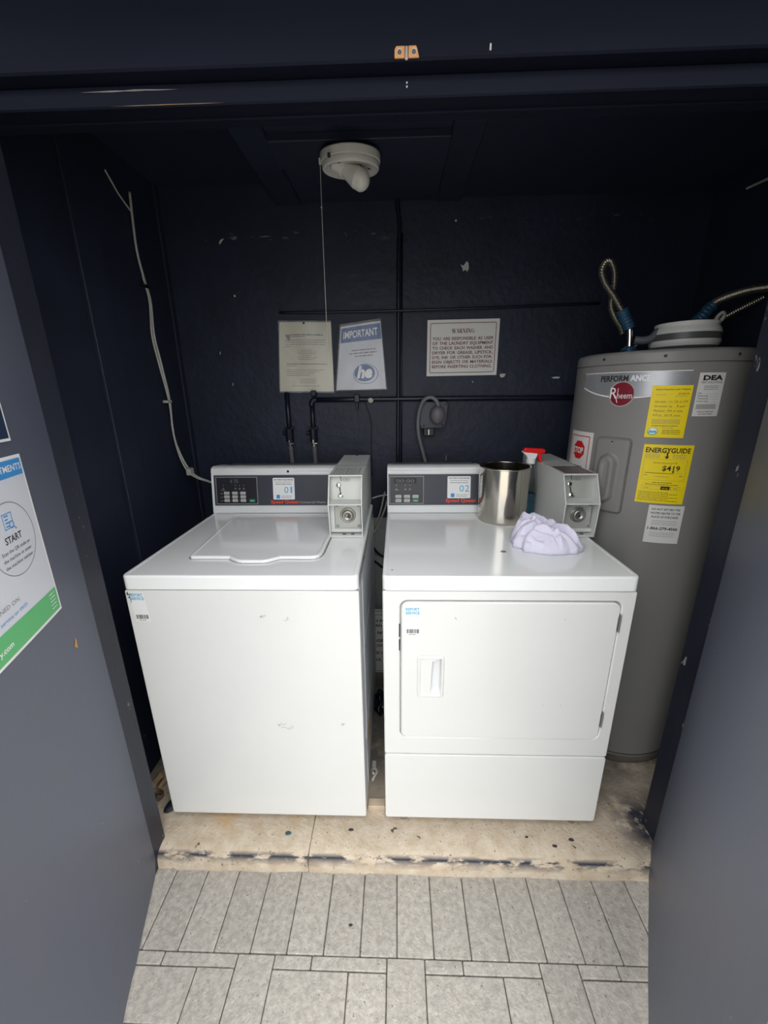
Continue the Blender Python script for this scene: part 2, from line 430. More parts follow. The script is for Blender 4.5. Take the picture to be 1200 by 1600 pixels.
# walls
wb = struct('wall_back', box(B(), XL-0.1, XR+0.1, YB, YB+0.1, -0.05, 2.45), M_wall)
obj('lower_board', box(B(), XL, XR, YB-0.006, YB+0.001, 0.0, 0.80), M_lowwall, wb, label='bare grey unpainted lower part of the back wall')
wl = struct('wall_left', box(B(), XL-0.1, XL, -0.14, YB, -0.05, 2.45), M_side)
obj('batten', box(B(), XL-0.001, XL+0.012, 0.339, 0.448, 0.0, ZC, 0.002, 1), M_side, wl)
obj('batten', box(B(), XL-0.001, XL+0.006, 0.05, 0.12, 0.0, ZC, 0.002, 1), M_side, wl)
obj('corner_strip', box(B(), XL-0.001, XL+0.008, YB-0.03, YB, 0.0, ZC, 0.002, 1), M_side, wl)
wr = struct('wall_right', box(B(), XR, XR+0.1, -0.14, YB, -0.05, 2.45), M_side)
cl = struct('ceiling', box(B(), XL-0.1, XR+0.1, -0.02, YB+0.1, ZC, ZC+0.3), M_side)
for a, b in ((-0.364, -0.269), (0.262, 0.354)):
    obj('joist', box(B(), a, b, 0.0, YB, 2.083, ZC+0.001, 0.003, 1), M_side, cl)
obj('ceiling_panel', box(B(), -0.269, 0.262, 0.30, YB, 2.09, ZC+0.001, 0.002, 1), M_side, cl)
obj('ceiling_panel', box(B(), 0.354, XR, 0.02, YB, 2.095, ZC+0.001, 0.002, 1), M_side, cl)
obj('mounting_board', box(B(), -0.268, 0.261, 0.42, 0.57, 2.070, 2.091, 0.002, 1), M_side, cl)
# front: header (three stepped boards), jambs, outer wall
hd = struct('header', box(B(), -3.0, 3.0, -0.12, -0.02, 1.909, 2.07, 0.003, 1), M_head)
hd.rotation_euler = (0, 0, 0)
obj('stop_board', box(B(), -0.70, 0.98, -0.09, -0.035, 1.876, 1.9085, 0.0025, 1), M_head, hd)
obj('inner_stop', box(B(), -0.70, 0.98, -0.055, -0.03, 1.872, 1.8765, 0.001, 1), M_head, hd)
def flake(bm, x0, x1, y, z, h, seed):
    rs = random.Random(seed); n = 9; top = []; bot = []
    for i in range(n+1):
        xx = x0+(x1-x0)*i/n; k = math.sin(PI*i/n)
        top.append(bm.verts.new((xx, y, z+h*k*rs.uniform(0.4, 1)))); bot.append(bm.verts.new((xx, y, z-h*k*rs.uniform(0.2, 0.7)-1e-5)))
    for i in range(n): bm.faces.new((top[i], top[i+1], bot[i+1], bot[i]))
b = B(); flake(b, -0.46, -0.28, -0.0905, 1.899, 0.0022, 1); obj('worn_edge', b, M_grey, hd, label='pale scuff along the board edge')
b = B(); flake(b, -0.41, -0.2, -0.0905, 1.8778, 0.0009, 2); obj('worn_edge', b, mat('scuffed_timber', (140, 112, 84), 0.8), hd, label='bare timber scuff along the lower edge')
# the two strike plates of the door catch
def strike(x0, x1, s):
    pr = [(x0, 1.9105), (x1, 1.9105)]+([(x1, 1.926), (x0+0.003, 1.926), (x0, 1.922)] if s > 0 else [(x1-0.003, 1.922), (x1-0.005, 1.926), (x0, 1.926)])
    o = obj('strike_plate', prism(B(), pr, 'y', -0.1225, -0.1198, 0.0006), M_tan, hd)
    bb = B(); cx = (x0+x1)/2; disc_on(bb, (cx, -0.1225, 1.918), (0, -1, 0), [(0, 0.0012), (0.003, 0.001), (0.0034, 0)], 14); obj('screw', bb, M_brown, o)
    bb = B(); lathe(bb, [(0.0036, 0), (0.0046, 0.0008), (0.005, 0)], seg=16, M=axis_matrix((cx, -0.1225, 1.918), (0, -1, 0))); obj('washer_ring', bb, M_cream, o)
strike(0.101, 0.1175, 1); strike(0.124, 0.1415, -1)
obj('catch_tongue', box(B(), 0.1178, 0.1235, -0.123, -0.119, 1.908, 1.926, 0.001, 1), M_dull, hd)
b = B(); box(b, 0.2565, 0.2595, -0.1212, -0.1195, 1.917, 1.926, 0.0005, 1); obj('paint_chip', b, M_chip, hd)
b = B(); box(b, 0.121, 0.1235, -0.0915, -0.0895, 1.895, 1.8975); box(b, 0.121, 0.1235, -0.0915, -0.0895, 1.8895, 1.892); obj('paint_chip', b, M_chip, hd)

jl = struct('trim_1', box(B(), XL-0.05, -0.656, -0.13, -0.052, -0.06, 1.91, 0.002, 1), M_jamb)
jr = struct('trim_2', box(B(), 0.918, XR+0.05, -0.09, 0.03, -0.06, 1.91, 0.003, 1), M_jamb)
struct('wall_front_left', box(B(), -3.0, XL-0.04, -0.12, -0.02, -0.06, 1.91), M_door)
struct('wall_front_right', box(B(), XR+0.04, 3.0, -0.12, -0.02, -0.06, 1.91), M_door)
# roof overhang over the doors
struct('roof', box(B(), -3.0, 3.0, -0.42, -0.03, 2.06, 2.2), M_head)

# door leaves, swung open towards the camera
def leaf(name, P0, d, L, side, z1=1.885):
    d = Vector((d[0], d[1], 0)).normalized(); nrm = Vector((-d.y, d.x, 0))*side; P0 = Vector(P0)
    bm = B(); n = 60; rs = random.Random(len(name)+side); rows = []
    for i in range(n+1):
        s = L*i/n; zb = -0.036+0.0035*noise.noise(Vector((s*40, side, 0)))+0.011*noise.noise(Vector((s*9, side, 2)))
        if i == 0: zb += 0.03
        if i == 1: zb += 0.012
        warp = 0.004*math.sin(s*6+side)
        rows.append([bm.verts.new(P0+d*s+nrm*(k+warp)+Vector((0, 0, z))) for k in (0, -0.036) for z in ([zb]+[zb+(z1-zb)*q/6 for q in range(1, 7)])])
    m = 7
    for a, b_ in zip(rows, rows[1:]):
        for j in range(m-1):
            bm.faces.new((a[j], b_[j], b_[j+1], a[j+1])); bm.faces.new((a[m+j], a[m+j+1], b_[m+j+1], b_[m+j]))
        bm.faces.new((a[0], a[m], b_[m], b_[0])); bm.faces.new((a[m-1], b_[m-1], b_[2*m-1], a[2*m-1]))
    for rw in (rows[0], rows[-1]):
        for j in range(m-1): bm.faces.new((rw[j], rw[j+1], rw[m+j+1], rw[m+j]))
    return struct(name, bm, M_door, smooth=False)
DL0 = Vector((-0.657, -0.115, 0)); DLd = Vector((0.322, -0.947, 0)).normalized()
door1 = leaf('door_1', DL0, DLd, 0.79, 1)          # left leaf: visible face looks to +x
DR0 = Vector((0.892, -0.060, 0)); DRd = Vector((-0.497, -0.868, 0)).normalized()
door2 = leaf('door_2', DR0, DRd, 0.72, -1)
# left leaf outward normal (to the viewer side): rotate d by +90deg
DLn = Vector((-DLd.y, DLd.x, 0))
def dlmap(s, z, o): return tuple(DL0+DLd*s+DLn*(o+0.004*math.sin(s*6+1)+0.0002)+Vector((0, 0, z)))
d = Decal(lambda x, y, o: dlmap(0.114-x, 0.853+y, o))
d.add(poly([(-0.004, -0.010), (0.002, -0.014), (0.005, 0.004), (0.001, 0.014), (-0.003, 0.004), (-0.010, -0.002)]), M_tan, 1)
d.build('bare_chip', door1, 'bare orange timber chip in the paint')

# paint chips on the back wall
def chip(px, pz, pts, m=M_chip):
    dd = Decal(plane_map((px, YB, pz), (1, 0, 0), (0, 0, 1))); dd.add(poly(pts), m, 2); dd.build('paint_chip', wb)
chip(0.382, 1.857, [(-0.02, 0.01), (-0.008, 0.006), (0.004, 0.022), (0.012, 0.016), (0.014, -0.004), (0.008, -0.016), (0.001, -0.008), (-0.009, -0.014), (-0.012, -0.002)])
chip(0.561, 1.441, [(-0.013, 0.006), (-0.002, 0.009), (0.013, 0.008), (0.008, -0.004), (-0.003, -0.008), (-0.010, -0.003)])
chip(0.433, 1.417, [(-0.002, 0.005), (0.001, 0.004), (0.005, -0.004), (0.002, -0.003)])
chip(-0.602, 1.969, [(-0.009, -0.008), (-0.002, 0.004), (0.014, 0.009), (0.002, -0.004), (-0.005, -0.012)])
chip(0.337, 2.019, [(-0.004, -0.003), (0.003, -0.004), (0.004, 0.003), (-0.002, 0.004)])
chip(0.79, 1.43, [(-0.02, 0.002), (0.0, 0.005), (0.018, 0.003), (0.012, -0.003), (-0.01, -0.003)])
chip(-0.42, 1.98, [(-0.03, -0.001), (0.0, 0.004), (0.025, 0.001), (0.0, -0.001)], M_grey)
chip(-0.57, 1.77, [(-0.004, 0.003), (0.003, 0.004), (0.004, -0.004), (-0.003, -0.003)])
chip(-0.66, 1.55, [(-0.003, -0.006), (0.0, 0.005), (0.003, 0.005), (0.0, -0.006)])
chip(-0.62, 1.42, [(-0.002, -0.006), (-0.001, 0.005), (0.002, 0.005), (0.001, -0.006)])

# =================================================================== MACHINES
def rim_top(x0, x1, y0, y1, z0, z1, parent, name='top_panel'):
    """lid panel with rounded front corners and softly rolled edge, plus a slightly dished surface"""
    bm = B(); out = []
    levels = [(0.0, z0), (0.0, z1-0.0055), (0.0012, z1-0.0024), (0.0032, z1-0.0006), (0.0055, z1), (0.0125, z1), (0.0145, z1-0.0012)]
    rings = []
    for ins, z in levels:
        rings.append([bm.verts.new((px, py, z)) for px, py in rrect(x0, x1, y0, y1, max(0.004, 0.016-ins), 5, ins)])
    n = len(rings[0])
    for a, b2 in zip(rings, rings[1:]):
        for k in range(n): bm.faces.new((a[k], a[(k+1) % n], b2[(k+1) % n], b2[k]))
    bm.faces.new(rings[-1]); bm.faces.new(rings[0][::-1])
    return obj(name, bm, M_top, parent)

def console(x0, x1, x0f, x1f, parent, depth=0.72):
    y0 = 0.574
    prof = [(y0, 0.9118), (y0, 0.918), (y0+0.004, 0.938), (y0+0.008, 0.941), (y0+0.028, 1.066), (y0+0.026, 1.070), (y0+0.029, 1.076),
            (y0+0.027, 1.083), (y0+0.031, 1.091), (y0+0.042, 1.096), (y0+0.056, 1.098), (y0+0.13, 1.090), (depth, 1.075), (depth, 0.9118)]
    con = obj('console', prism(B(), prof, 'x', x0, x1, 0.0018), M_cons, parent)
    O = Vector((0, y0+0.0082, 0.9425)); V = Vector((0, 0.0198, 0.1235)).normalized()
    mp = plane_map(O, (1, 0, 0), V); H = 0.1235
    dd = Decal(mp); dd.sheet(x0f, 0.0, x1f, H, M_face, t=0.001); dd.build('face_plate', con, 'charcoal control fascia')
    return con, mp, H

def service_sticker(parent, x, z, y, wd=0.041, ht=0.092, slant=0.0):
    mp = plane_map((x, y, z), (1, 0, 0), (slant, 0, 1)) if not slant else (lambda a, b, o: (x+a+slant*b, y-o, z+b))
    dd = Decal(mp); dd.sheet(0, 0, wd, ht, M_white, t=0.0004)
    dd.add(T('REPORT', wd/2, ht-0.012, 0.0085, wd*0.9, bold=0.03), M_cyan).add(T('SERVICE', wd/2, ht-0.0235, 0.0085, wd*0.94, bold=0.03), M_cyan)
    rs = random.Random(3); xx = 0.003
    while xx < wd-0.004:
        b_ = rs.choice((0.0007, 0.0012, 0.0018)); dd.add(rect(xx, 0.009, xx+b_, 0.022), M_ink); xx += b_+rs.choice((0.0006, 0.001, 0.0014))
    dd.add(scrawl(0.010, wd-0.008, 0.004, 0.0024, 5), M_ink)
    return dd.build('service_sticker', parent, 'small white sticker with cyan heading and barcode')

def coin_meter(xa, xb, parent, kind):
    """side plates with a front nosed outward at the shelf, hollow face, recessed coin slide and vault door"""
    prof = [(0.292, 0.912), (0.281, 1.030), (0.326, 1.120), (0.752, 1.120), (0.752, 0.912)]
    t = 0.004; case = B()
    for a in (xa, xb-t): prism(case, prof, 'x', a, a+t, 0.0008)
    box(case, xa+t, xb-t, 0.327, 0.752, 1.116, 1.120)
    prism(case, [(0.292, 0.9122), (0.2915, 0.9185), (0.40, 0.9185), (0.40, 0.9122)], 'x', xa+t, xb-t)
    prism(case, [(0.281, 1.0275), (0.281, 1.0315), (0.35, 1.0365), (0.35, 1.0325)], 'x', xa+t, xb-t)
    prism(case, [(0.3235, 1.1155), (0.326, 1.120), (0.334, 1.120), (0.334, 1.1155)], 'x', xa+t, xb-t)
    box(case, xa+t, xb-t, 0.745, 0.752, 0.9125, 1.116)
    cm = obj('coin_meter', case, M_coin, parent, label='grey white steel coin box standing on the lid')
    # upper plate with coin slot, tilted like the nose
    up = prism(B(), [(0.330, 1.033), (0.352, 1.118), (0.362, 1.118), (0.340, 1.033)], 'x', xa+t, xb-t)
    obj('slide_plate', up, M_plate, cm)
    V = Vector((0, 0.022, 0.085)).normalized(); mp = plane_map(Vector((xa, 0.3305, 1.035)), (1, 0, 0), V)
    dd = Decal(mp); W_ = xb-xa
    dd.add(ringp(W_*0.50, 0.066, 0.0045, 0.0056, 20, ex=2.1), M_grey).add(T('ESD', W_*0.50, 0.0645, 0.003), M_ink)
    dd.add(poly([(W_*0.30, 0.083), (W_*0.325, 0.083), (W_*0.36, 0.060), (W_*0.345, 0.060)]), M_black)
    dd.add(poly([(W_*0.285, 0.040), (W_*0.32, 0.040), (W_*0.345, 0.016), (W_*0.315, 0.016)]), M_black)
    dd.build('coin_slot', cm, 'thin black coin slot with oval maker badge')
    b_ = B(); P = Vector(mp(W_*0.27, 0.048, 0.0)); disc_on(b_, P, (0, -0.96, 0.25), [(0.0085, 0), (0.0085, 0.004), (0.006, 0.006), (0, 0.0062)]); obj('return_button', b_, M_chrome, cm, smooth=True)
    b_ = B(); P = Vector(mp(W_*0.33, 0.012, 0.0)); disc_on(b_, P, (0, -0.96, 0.25), [(0.008, 0), (0.008, 0.005), (0.004, 0.007), (0, 0.007)], 16)
    box(b_, P.x-0.009, P.x+0.009, P.y-0.010, P.y, P.z-0.004, P.z-0.001, 0.0008, 1); obj('coin_guide', b_, M_chrome, cm)
    # vault door with lock
    vd = box(B(), xa+t+0.012, xb-t-0.004, 0.318, 0.330, 0.936, 1.026, 0.0015, 1); obj('vault_door', vd, M_plate, cm)
    fr = B(); box(fr, xa+t, xa+t+0.012, 0.312, 0.345, 0.930, 1.030); box(fr, xa+t, xb-t, 0.310, 0.345, 0.924, 0.936, 0.001, 1); box(fr, xa+t, xb-t, 0.336, 0.345, 0.918, 1.032); obj('vault_frame', fr, M_coin, cm)
    lx = xa+W_*0.54; b_ = B()
    disc_on(b_, (lx, 0.318, 0.983), (0, -1, 0), [(0.027, 0), (0.026, 0.003), (0.0225, 0.004), (0.020, 0.001), (0.0185, 0.001), (0.0185, 0.010), (0.0165, 0.013), (0.011, 0.0135), (0.0095, 0.010), (0, 0.010)], 32)
    obj('lock', b_, M_dull, cm, smooth=True, label='round steel lock')
    b_ = B(); box(b_, lx-0.003, lx+0.004, 0.3055, 0.309, 0.978, 0.981); box(b_, lx+0.001, lx+0.0035, 0.3055, 0.309, 0.981, 0.986); obj('key_slot', b_, M_black, cm)
    for bx_, bz in ((xa+0.026, 1.018), (xb-0.016, 1.018), (xa+0.026, 0.945), (xb-0.016, 0.945)):
        b_ = B(); disc_on(b_, (bx_, 0.318, bz), (0, -1, 0), [(0.005, 0), (0.0048, 0.002), (0, 0.0032)], 14); obj('bolt', b_, M_dull, cm, smooth=True)
    for k in (0.42, 0.68):
        b_ = B(); box(b_, xa+W_*k-0.006, xa+W_*k+0.006, 0.302, 0.310, 0.9183, 0.9192); obj('drain_slot', b_, M_gap, cm)
    # print on the top
    mt = plane_map((xa, 0.0, 1.120), (1, 0, 0), (0, 1, 0)); dd = Decal(mt)
    if kind == 'matrix':
        for i in range(4): dd.add(rect(0.014, 0.345+i*0.033, W_-0.014, 0.3465+i*0.033), M_ink)
        for xx in (0.013, W_/2-0.001, W_-0.015): dd.add(rect(xx, 0.345, xx+0.0016, 0.4455), M_ink)
        for i in range(3):
            for j in range(2):
                for q in range(2): dd.add(scrawl(0.018+j*(W_/2-0.014), W_/2-0.006+j*(W_/2-0.014), 0.353+i*0.033+q*0.012, 0.004, i*7+j+q), M_grey)
        dd.build('rate_label', cm)
    else:
        dd.sheet(0.010, 0.336, W_-0.010, 0.460, M_brown, t=0.0005)
        for i in range(8): dd.add(scrawl(0.016, W_-0.016, 0.346+i*0.0138, 0.005, i+11), M_lgrey)
        dd.build('rate_label', cm, 'dark brown printed label')
    b_ = B(); box(b_, xa, xb, 0.4995, 0.5005, 1.1195, 1.1206); obj('seam', b_, M_gap, cm)
    b_ = B(); lathe(b_, [(0, 0.0025), (0.004, 0.002), (0.005, 0)], ((xa+xb)/2, 0.735, 1.12), 14); obj('top_screw', b_, M_chrome, cm, smooth=True)
    return cm

def phone_sticker(con, mp, x0, x1, y0, y1, num):
    dd = Decal(mp); w_ = x1-x0; h_ = y1-y0; X = lambda a: x0+a*w_; Y = lambda a: y0+a*h_
    i = dd.m(M_white); pts = rrect(x0, x1, y0, y1, 0.004, 4); k = len(dd.V)
    dd.add(poly(pts), M_white, 5)
    dd.add(T('PAY WITH YOUR PHONE', X(.5), Y(.885), h_*0.055, w_*0.88, bold=0.03), M_ink, 6)
    dd.add(scrawl(X(.08), X(.92), Y(.80), 0.0026, 4, True), M_grey, 6).add(scrawl(X(.08), X(.92), Y(.70), 0.0034, 9, True), M_ink, 6)
    dd.add(T(num[0], X(.62), Y(.30), h_*0.30, w_*0.19, bold=0.0), M_cyan, 6).add(T(num[1], X(.85), Y(.30), h_*0.30, w_*(0.08 if num[1] == '1' else 0.18), bold=0.0), M_cyan, 6)
    dd.add(poly(rrect(X(.15), X(.31), Y(.05), Y(.22), 0.002, 3)), M_sky, 6)
    for q in (.08, .15): dd.add(scrawl(X(.38), X(.92), Y(q), 0.0028, int(q*100)), M_grey, 6)
    return dd.build('phone_sticker', con, 'white pay by phone sticker with the number '+num)

def outline_panel(con, mp, x0, x1, y0, y1, H, price, cols, rows, lastgreen, bx0, by0, bw, bh, dx, dy):
    dd = Decal(mp); dd.add(rect(x0, y0, x1, y1), M_disp, 3).add(frame(x0, y0, x1, y1, 0.0018), M_lgrey, 4)
    for i in range(cols):
        for j in range(rows):
            gx = bx0+i*dx; gy = by0+j*dy; g = lastgreen and i == cols-1 and j == 0
            dd.add(poly(rrect(gx, gx+bw, gy, gy+bh, 0.0012, 2)), M_gbtn if g else M_btn, 4).add(scrawl(gx+bw*.2, gx+bw*.85, gy+bh*.35, 0.0032, i*5+j, True), M_white if g else M_grey, 5)
            dd.add(disc(gx-0.0045, gy+bh/2, 0.0011, 8), M_lgrey, 4)
    return dd

# ---------------------------------------------------------------- washer
wa = thing('washing_machine', 'white top loading washing machine standing left of the dryer, sticker 01 on its console', 'washing machine', (-0.325, 0.35, 0))
WX0, WX1, DEP = -0.6508, 0.0, 0.712
bm = B(); box(bm, WX0, WX1, 0.014, DEP, 0.034, 0.868, 0.004, 2); obj('cabinet', bm, M_cabside, wa, smooth=True, wn=True)
bm = B(); prism(bm, rrect(WX0, WX1, 0.034, 0.8665, 0.006, 3), 'y', 0.0, 0.016, 0.003); obj('front_panel', bm, M_enamel, wa)
bm = B(); box(bm, WX0+0.003, WX1-0.003, 0.004, 0.70, 0.865, 0.873); obj('seam_strip', bm, M_gap, wa)
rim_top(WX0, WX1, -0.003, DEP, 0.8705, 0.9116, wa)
for fx in (WX0+0.06, WX1-0.06):
    for fy in (0.05, 0.64):
        b = B(); lathe(b, [(0, 0.0), (0.018, 0.0), (0.018, 0.010), (0.008, 0.013), (0.008, 0.04), (0, 0.04)], (fx, fy, 0), 16); obj('levelling_foot', b, M_dull, wa)
b = B(); box(b, WX0+0.05, WX0+0.13, 0.02, 0.05, 0.012, 0.034, 0.002, 1); box(b, WX0+0.16, WX0+0.6, 0.025, 0.05, 0.024, 0.034); obj('base_rail', b, M_dull, wa)
# lid: rounded trapezoid with lip bulge at the front
ld = [(-0.502, 0.113), (-0.395, 0.113), (-0.386, 0.105), (-0.362, 0.088), (-0.348, 0.084), (-0.288, 0.084), (-0.274, 0.088), (-0.252, 0.105), (-0.243, 0.113), (-0.150, 0.1135), (-0.138, 0.117),
      (-0.129, 0.126), (-0.124, 0.142), (-0.122, 0.165), (-0.1205, 0.53), (-0.125, 0.540), (-0.533, 0.540), (-0.540, 0.536), (-0.544, 0.525), (-0.521, 0.135), (-0.517, 0.120), (-0.511, 0.114)]
def shrink(pts, d):
    cx = sum(p[0] for p in pts)/len(pts); cy2 = sum(p[1] for p in pts)/len(pts); out = []
    n = len(pts)
    for i in range(n):
        a = Vector(pts[i-1]); b_ = Vector(pts[i]); c = Vector(pts[(i+1) % n]); e1 = (b_-a).normalized(); e2 = (c-b_).normalized()
        nn = Vector((-(e1.y+e2.y), e1.x+e2.x)); nn.normalize(); out.append((b_.x+nn.x*d, b_.y+nn.y*d))
    return out
bm = B(); rg = []
for ins, z in ((-0.001, 0.9095), (0.0, 0.9165), (0.0012, 0.9184), (0.0035, 0.9193), (0.010, 0.9193), (0.013, 0.9180)):
    rg.append([bm.verts.new((p[0], p[1], z)) for p in shrink(ld, ins)])
for a, b2 in zip(rg, rg[1:]):
    for k in range(len(a)): bm.faces.new((a[k], a[(k+1) % len(a)], b2[(k+1) % len(a)], b2[k]))
bm.faces.new(rg[-1])
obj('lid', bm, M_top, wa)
b = B(); rg = [[b.verts.new((p[0], p[1], 0.9108)) for p in shrink(ld, i)] for i in (-0.0048, 0.001)]
for k in range(len(rg[0])): b.faces.new((rg[0][k], rg[0][(k+1) % len(ld)], rg[1][(k+1) % len(ld)], rg[1][k]))
obj('lid_gap', b, M_grey, wa)
# console with print
con, mp, H = console(WX0+0.002, -0.04, -0.640, -0.08, wa)
dd = outline_panel(con, mp, -0.632, -0.462, 0.006, 0.116, H, '4.75', 3, 3, False, -0.600, 0.015, 0.022, 0.0115, 0.0335, 0.0150)
dd.add(poly(rrect(-0.497, -0.474, 0.014, 0.026, 0.0015, 2)), M_gbtn, 4).add(scrawl(-0.493, -0.478, 0.018, 0.0032, 3, True), M_white, 5)
dd.add(T('4 75', -0.557, 0.092, 0.0145, 0.034, bold=0.0), M_grey, 4)
for gx in (-0.602, -0.552, -0.535, -0.518): dd.add(disc(gx, 0.082, 0.0016, 10), M_lgrey, 4).add(poly([(gx-0.005, 0.066), (gx+0.005, 0.066), (gx, 0.074)]), M_grey, 4)
dd.add(scrawl(-0.612, -0.592, 0.062, 0.0022, 2), M_lgrey, 4)
for j in range(3): dd.add(scrawl(-0.616, -0.606, 0.018+j*0.015, 0.0024, j), M_lgrey, 4)
dd.build('control_panel', con, 'black keypad panel with a green start button')
phone_sticker(con, mp, -0.398, -0.310, 0.024, 0.112, '01')
dd = Decal(mp); dd.add(T('Speed Queen', -0.352, 0.0085, 0.0125, 0.114, bold=0.035), M_brandred, 6).add(T('Commercial Washer', -0.2905, 0.0085, 0.009, 0.108, al='l', bold=0.01), M_lgrey, 3)
dd.build('console_lettering', con, 'red lettering with smaller grey words beside it')
b = B(); disc_on(b, (-0.334, 0.601, 1.079), (0, -1, 0.1), [(0, 0.0012), (0.0048, 0.001), (0.0052, -0.002)], 18); obj('hole_plug', b, M_black, con)
b = B(); box(b, -0.60, -0.10, 0.66, 0.715, 1.078, 1.0935, 0.002, 1); obj('rear_cover', b, M_dull, con)
coin_meter(-0.1235, -0.0105, wa, 'matrix')
ss = service_sticker(wa, -0.634, 0.768, -0.0002, slant=-0.07)
# handwriting in marker at the corner
dd = Decal(plane_map((-0.645, -0.0002, 0.80), (1, 0, 0), (0, 0, 1)))
rs = random.Random(4); p = Vector((0.004, 0.062))
for i in range(22):
    q = p+Vector((rs.uniform(-0.004, 0.0045), rs.uniform(-0.005, 0.0026))); q.x = min(0.008, max(0.0, q.x)); dd.add(stroke(p, q, 0.0016), M_ink); p = q
p = Vector((0.003, 0.060))
for i in range(12):
    q = p+Vector((rs.uniform(-0.004, 0.006), rs.uniform(-0.004, 0.004))); q.y = min(0.063, max(0.054, q.y)); q.x = min(0.017, q.x); dd.add(stroke(p, q, 0.0012), M_ink); p = q
dd.build('marker_scribble', wa, 'black marker scribble')
# glue ghosts and scuffs on the front
dd = Decal(plane_map((0, -0.0002, 0), (1, 0, 0), (0, 0, 1)))
for gx, gz, s in ((-0.262, 0.79, 1), (-0.222, 0.41, 1.2), (-0.06, 0.41, 0.7), (-0.20, 0.785, 0.5), (-0.235, 0.415, .8)):
    rs = random.Random(int(gx*1000)); p = Vector((gx, gz))
    for i in range(7):
        q = p+Vector((rs.uniform(-0.01, 0.01)*s, rs.uniform(-0.008, 0.008)*s)); dd.add(stroke(p, q, 0.0012), M_lgrey); p = q
dd.build('glue_mark', wa)['kind'] = 'stuff'
# stampings on the right side
b = B()
for zz in (0.30, 0.62): box(b, -0.001, 0.0008, 0.06, 0.66, zz, zz+0.003)
for yy in (0.10, 0.66): box(b, -0.001, 0.0010, yy, yy+0.003, 0.06, 0.85)
obj('side_rib', b, M_cabside, wa)
dd = Decal(plane_map((0.0002, 0, 0), (0, 1, 0), (0, 0, 1))); dd.sheet(0.10, 0.20, 0.20, 0.255, M_tan, t=0.0005); dd.add(rect(0.11, 0.228, 0.19, 0.25), M_cream); dd.build('orange_sticker', wa, 'small orange sticker on the cabinet side')

# ---------------------------------------------------------------- dryer
dr = thing('clothes_dryer', 'white front loading clothes dryer between the washing machine and the grey water heater', 'dryer', (0.405, 0.35, 0))
DX0, DX1 = 0.0638, 0.7436
bm = B(); box(bm, DX0, DX1, 0.014, DEP, 0.032, 0.868, 0.004, 2); obj('cabinet', bm, M_cabside, dr, smooth=True, wn=True)
# front panel with an opening for the door
def ring_panel(bm, outer, inner, y0, y1):
    n = len(outer); A = [[bm.verts.new((p[0], y, p[1])) for p in P] for P, y in ((outer, y1), (outer, y0+0.003), (shrink(outer, 0.003), y0), (shrink(inner, -0.003), y0), (inner, y0+0.003), (inner, y1))]
    for a, b_ in zip(A, A[1:]):
        for k in range(n): bm.faces.new((a[k], a[(k+1) % n], b_[(k+1) % n], b_[k]))
    return bm
outer = rrect(DX0, DX1, 0.304, 0.8665, 0.006, 6); inner = rrect(0.111, 0.708, 0.370, 0.838, 0.022, 6)
obj('front_panel', ring_panel(B(), outer, inner, 0.0, 0.017), M_enamel, dr)
obj('lower_panel', prism(B(), rrect(DX0, DX1, 0.034, 0.3005, 0.008, 4), 'y', 0.0, 0.016, 0.003), M_enamel, dr)
obj('seam_strip', box(B(), DX0+0.003, DX1-0.003, 0.004, 0.70, 0.865, 0.873), M_gap, dr)
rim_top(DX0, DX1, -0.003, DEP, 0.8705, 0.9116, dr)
for fx in (DX0+0.06, DX1-0.06):
    for fy in (0.03, 0.64):
        b = B(); lathe(b, [(0, 0.0), (0.014, 0.0), (0.014, 0.010), (0.006, 0.013), (0.006, 0.04), (0, 0.04)], (fx, fy, 0), 16); obj('levelling_foot', b, M_dull, dr)
# door slab with pocket handle (pocket opening left out of the slab, shell set in)
door = rrect(0.1145, 0.7045, 0.3735, 0.8345, 0.020, 6)
hx0, hx1, hz0, hz1 = 0.163, 0.236, 0.523, 0.662
hin = rrect(hx0, hx1, hz0, hz1, 0.008, 6)
dm = obj('door', ring_panel(B(), door, hin, -0.004, 0.016), M_enamel, dr)
b = B()
ro = [[b.verts.new((p[0], y, p[1])) for p in P] for P, y in ((shrink(hin, -0.0022), -0.0036), (shrink(hin, 0.0012), -0.0058), (shrink(hin, 0.0055), -0.006), (shrink(hin, 0.007), -0.002))]
n_ = len(hin)
for a, b2 in zip(ro, ro[1:]):
    for k in range(n_): b.faces.new((a[k], a[(k+1) % n_], b2[(k+1) % n_], b2[k]))
# pocket: left shelf shallow, then a deep slanted well
X0, X1, Z0, Z1 = hx0+0.006, hx1-0.006, hz0+0.006, hz1-0.006; XM = hx0+0.036
vs = {}
def V3(k, *c):
    vs[k] = b.verts.new(c)
V3('a', X0, -0.002, Z0); V3('b', X0, -0.002, Z1); V3('c', XM+0.004, -0.003, Z1-0.012); V3('d', XM, -0.003, Z0+0.010)
V3('e', XM+0.012, 0.022, Z1-0.014); V3('f', XM+0.006, 0.022, Z0+0.014); V3('g', X1, -0.002, Z1); V3('h', X1, -0.002, Z0); V3('i', X1-0.004, 0.020, Z1-0.014); V3('j', X1-0.004, 0.020, Z0+0.014)
for f in ('abcd', 'dcef', 'feij', 'jigh'): b.faces.new([vs[k] for k in f])
b.faces.new([vs[k] for k in 'bgiec']); b.faces.new([vs[k] for k in 'adfjh'])
obj('door_handle', b, M_enamel, dm, label='recessed pocket handle')
for z in (0.745, 0.42):
    b = B(); box(b, 0.7055, 0.7095, -0.006, 0.004, z, z+0.055, 0.001, 1); box(b, 0.700, 0.706, -0.0055, -0.004, z+0.006, z+0.049, 0.0005, 1); obj('hinge', b, M_dull, dr)
for z0, z1 in ((0.725, 0.765), (0.68, 0.715)):
    b = B(); box(b, 0.1085, 0.1115, -0.0015, 0.004, z0, z1); obj('latch_slot', b, M_black, dr)
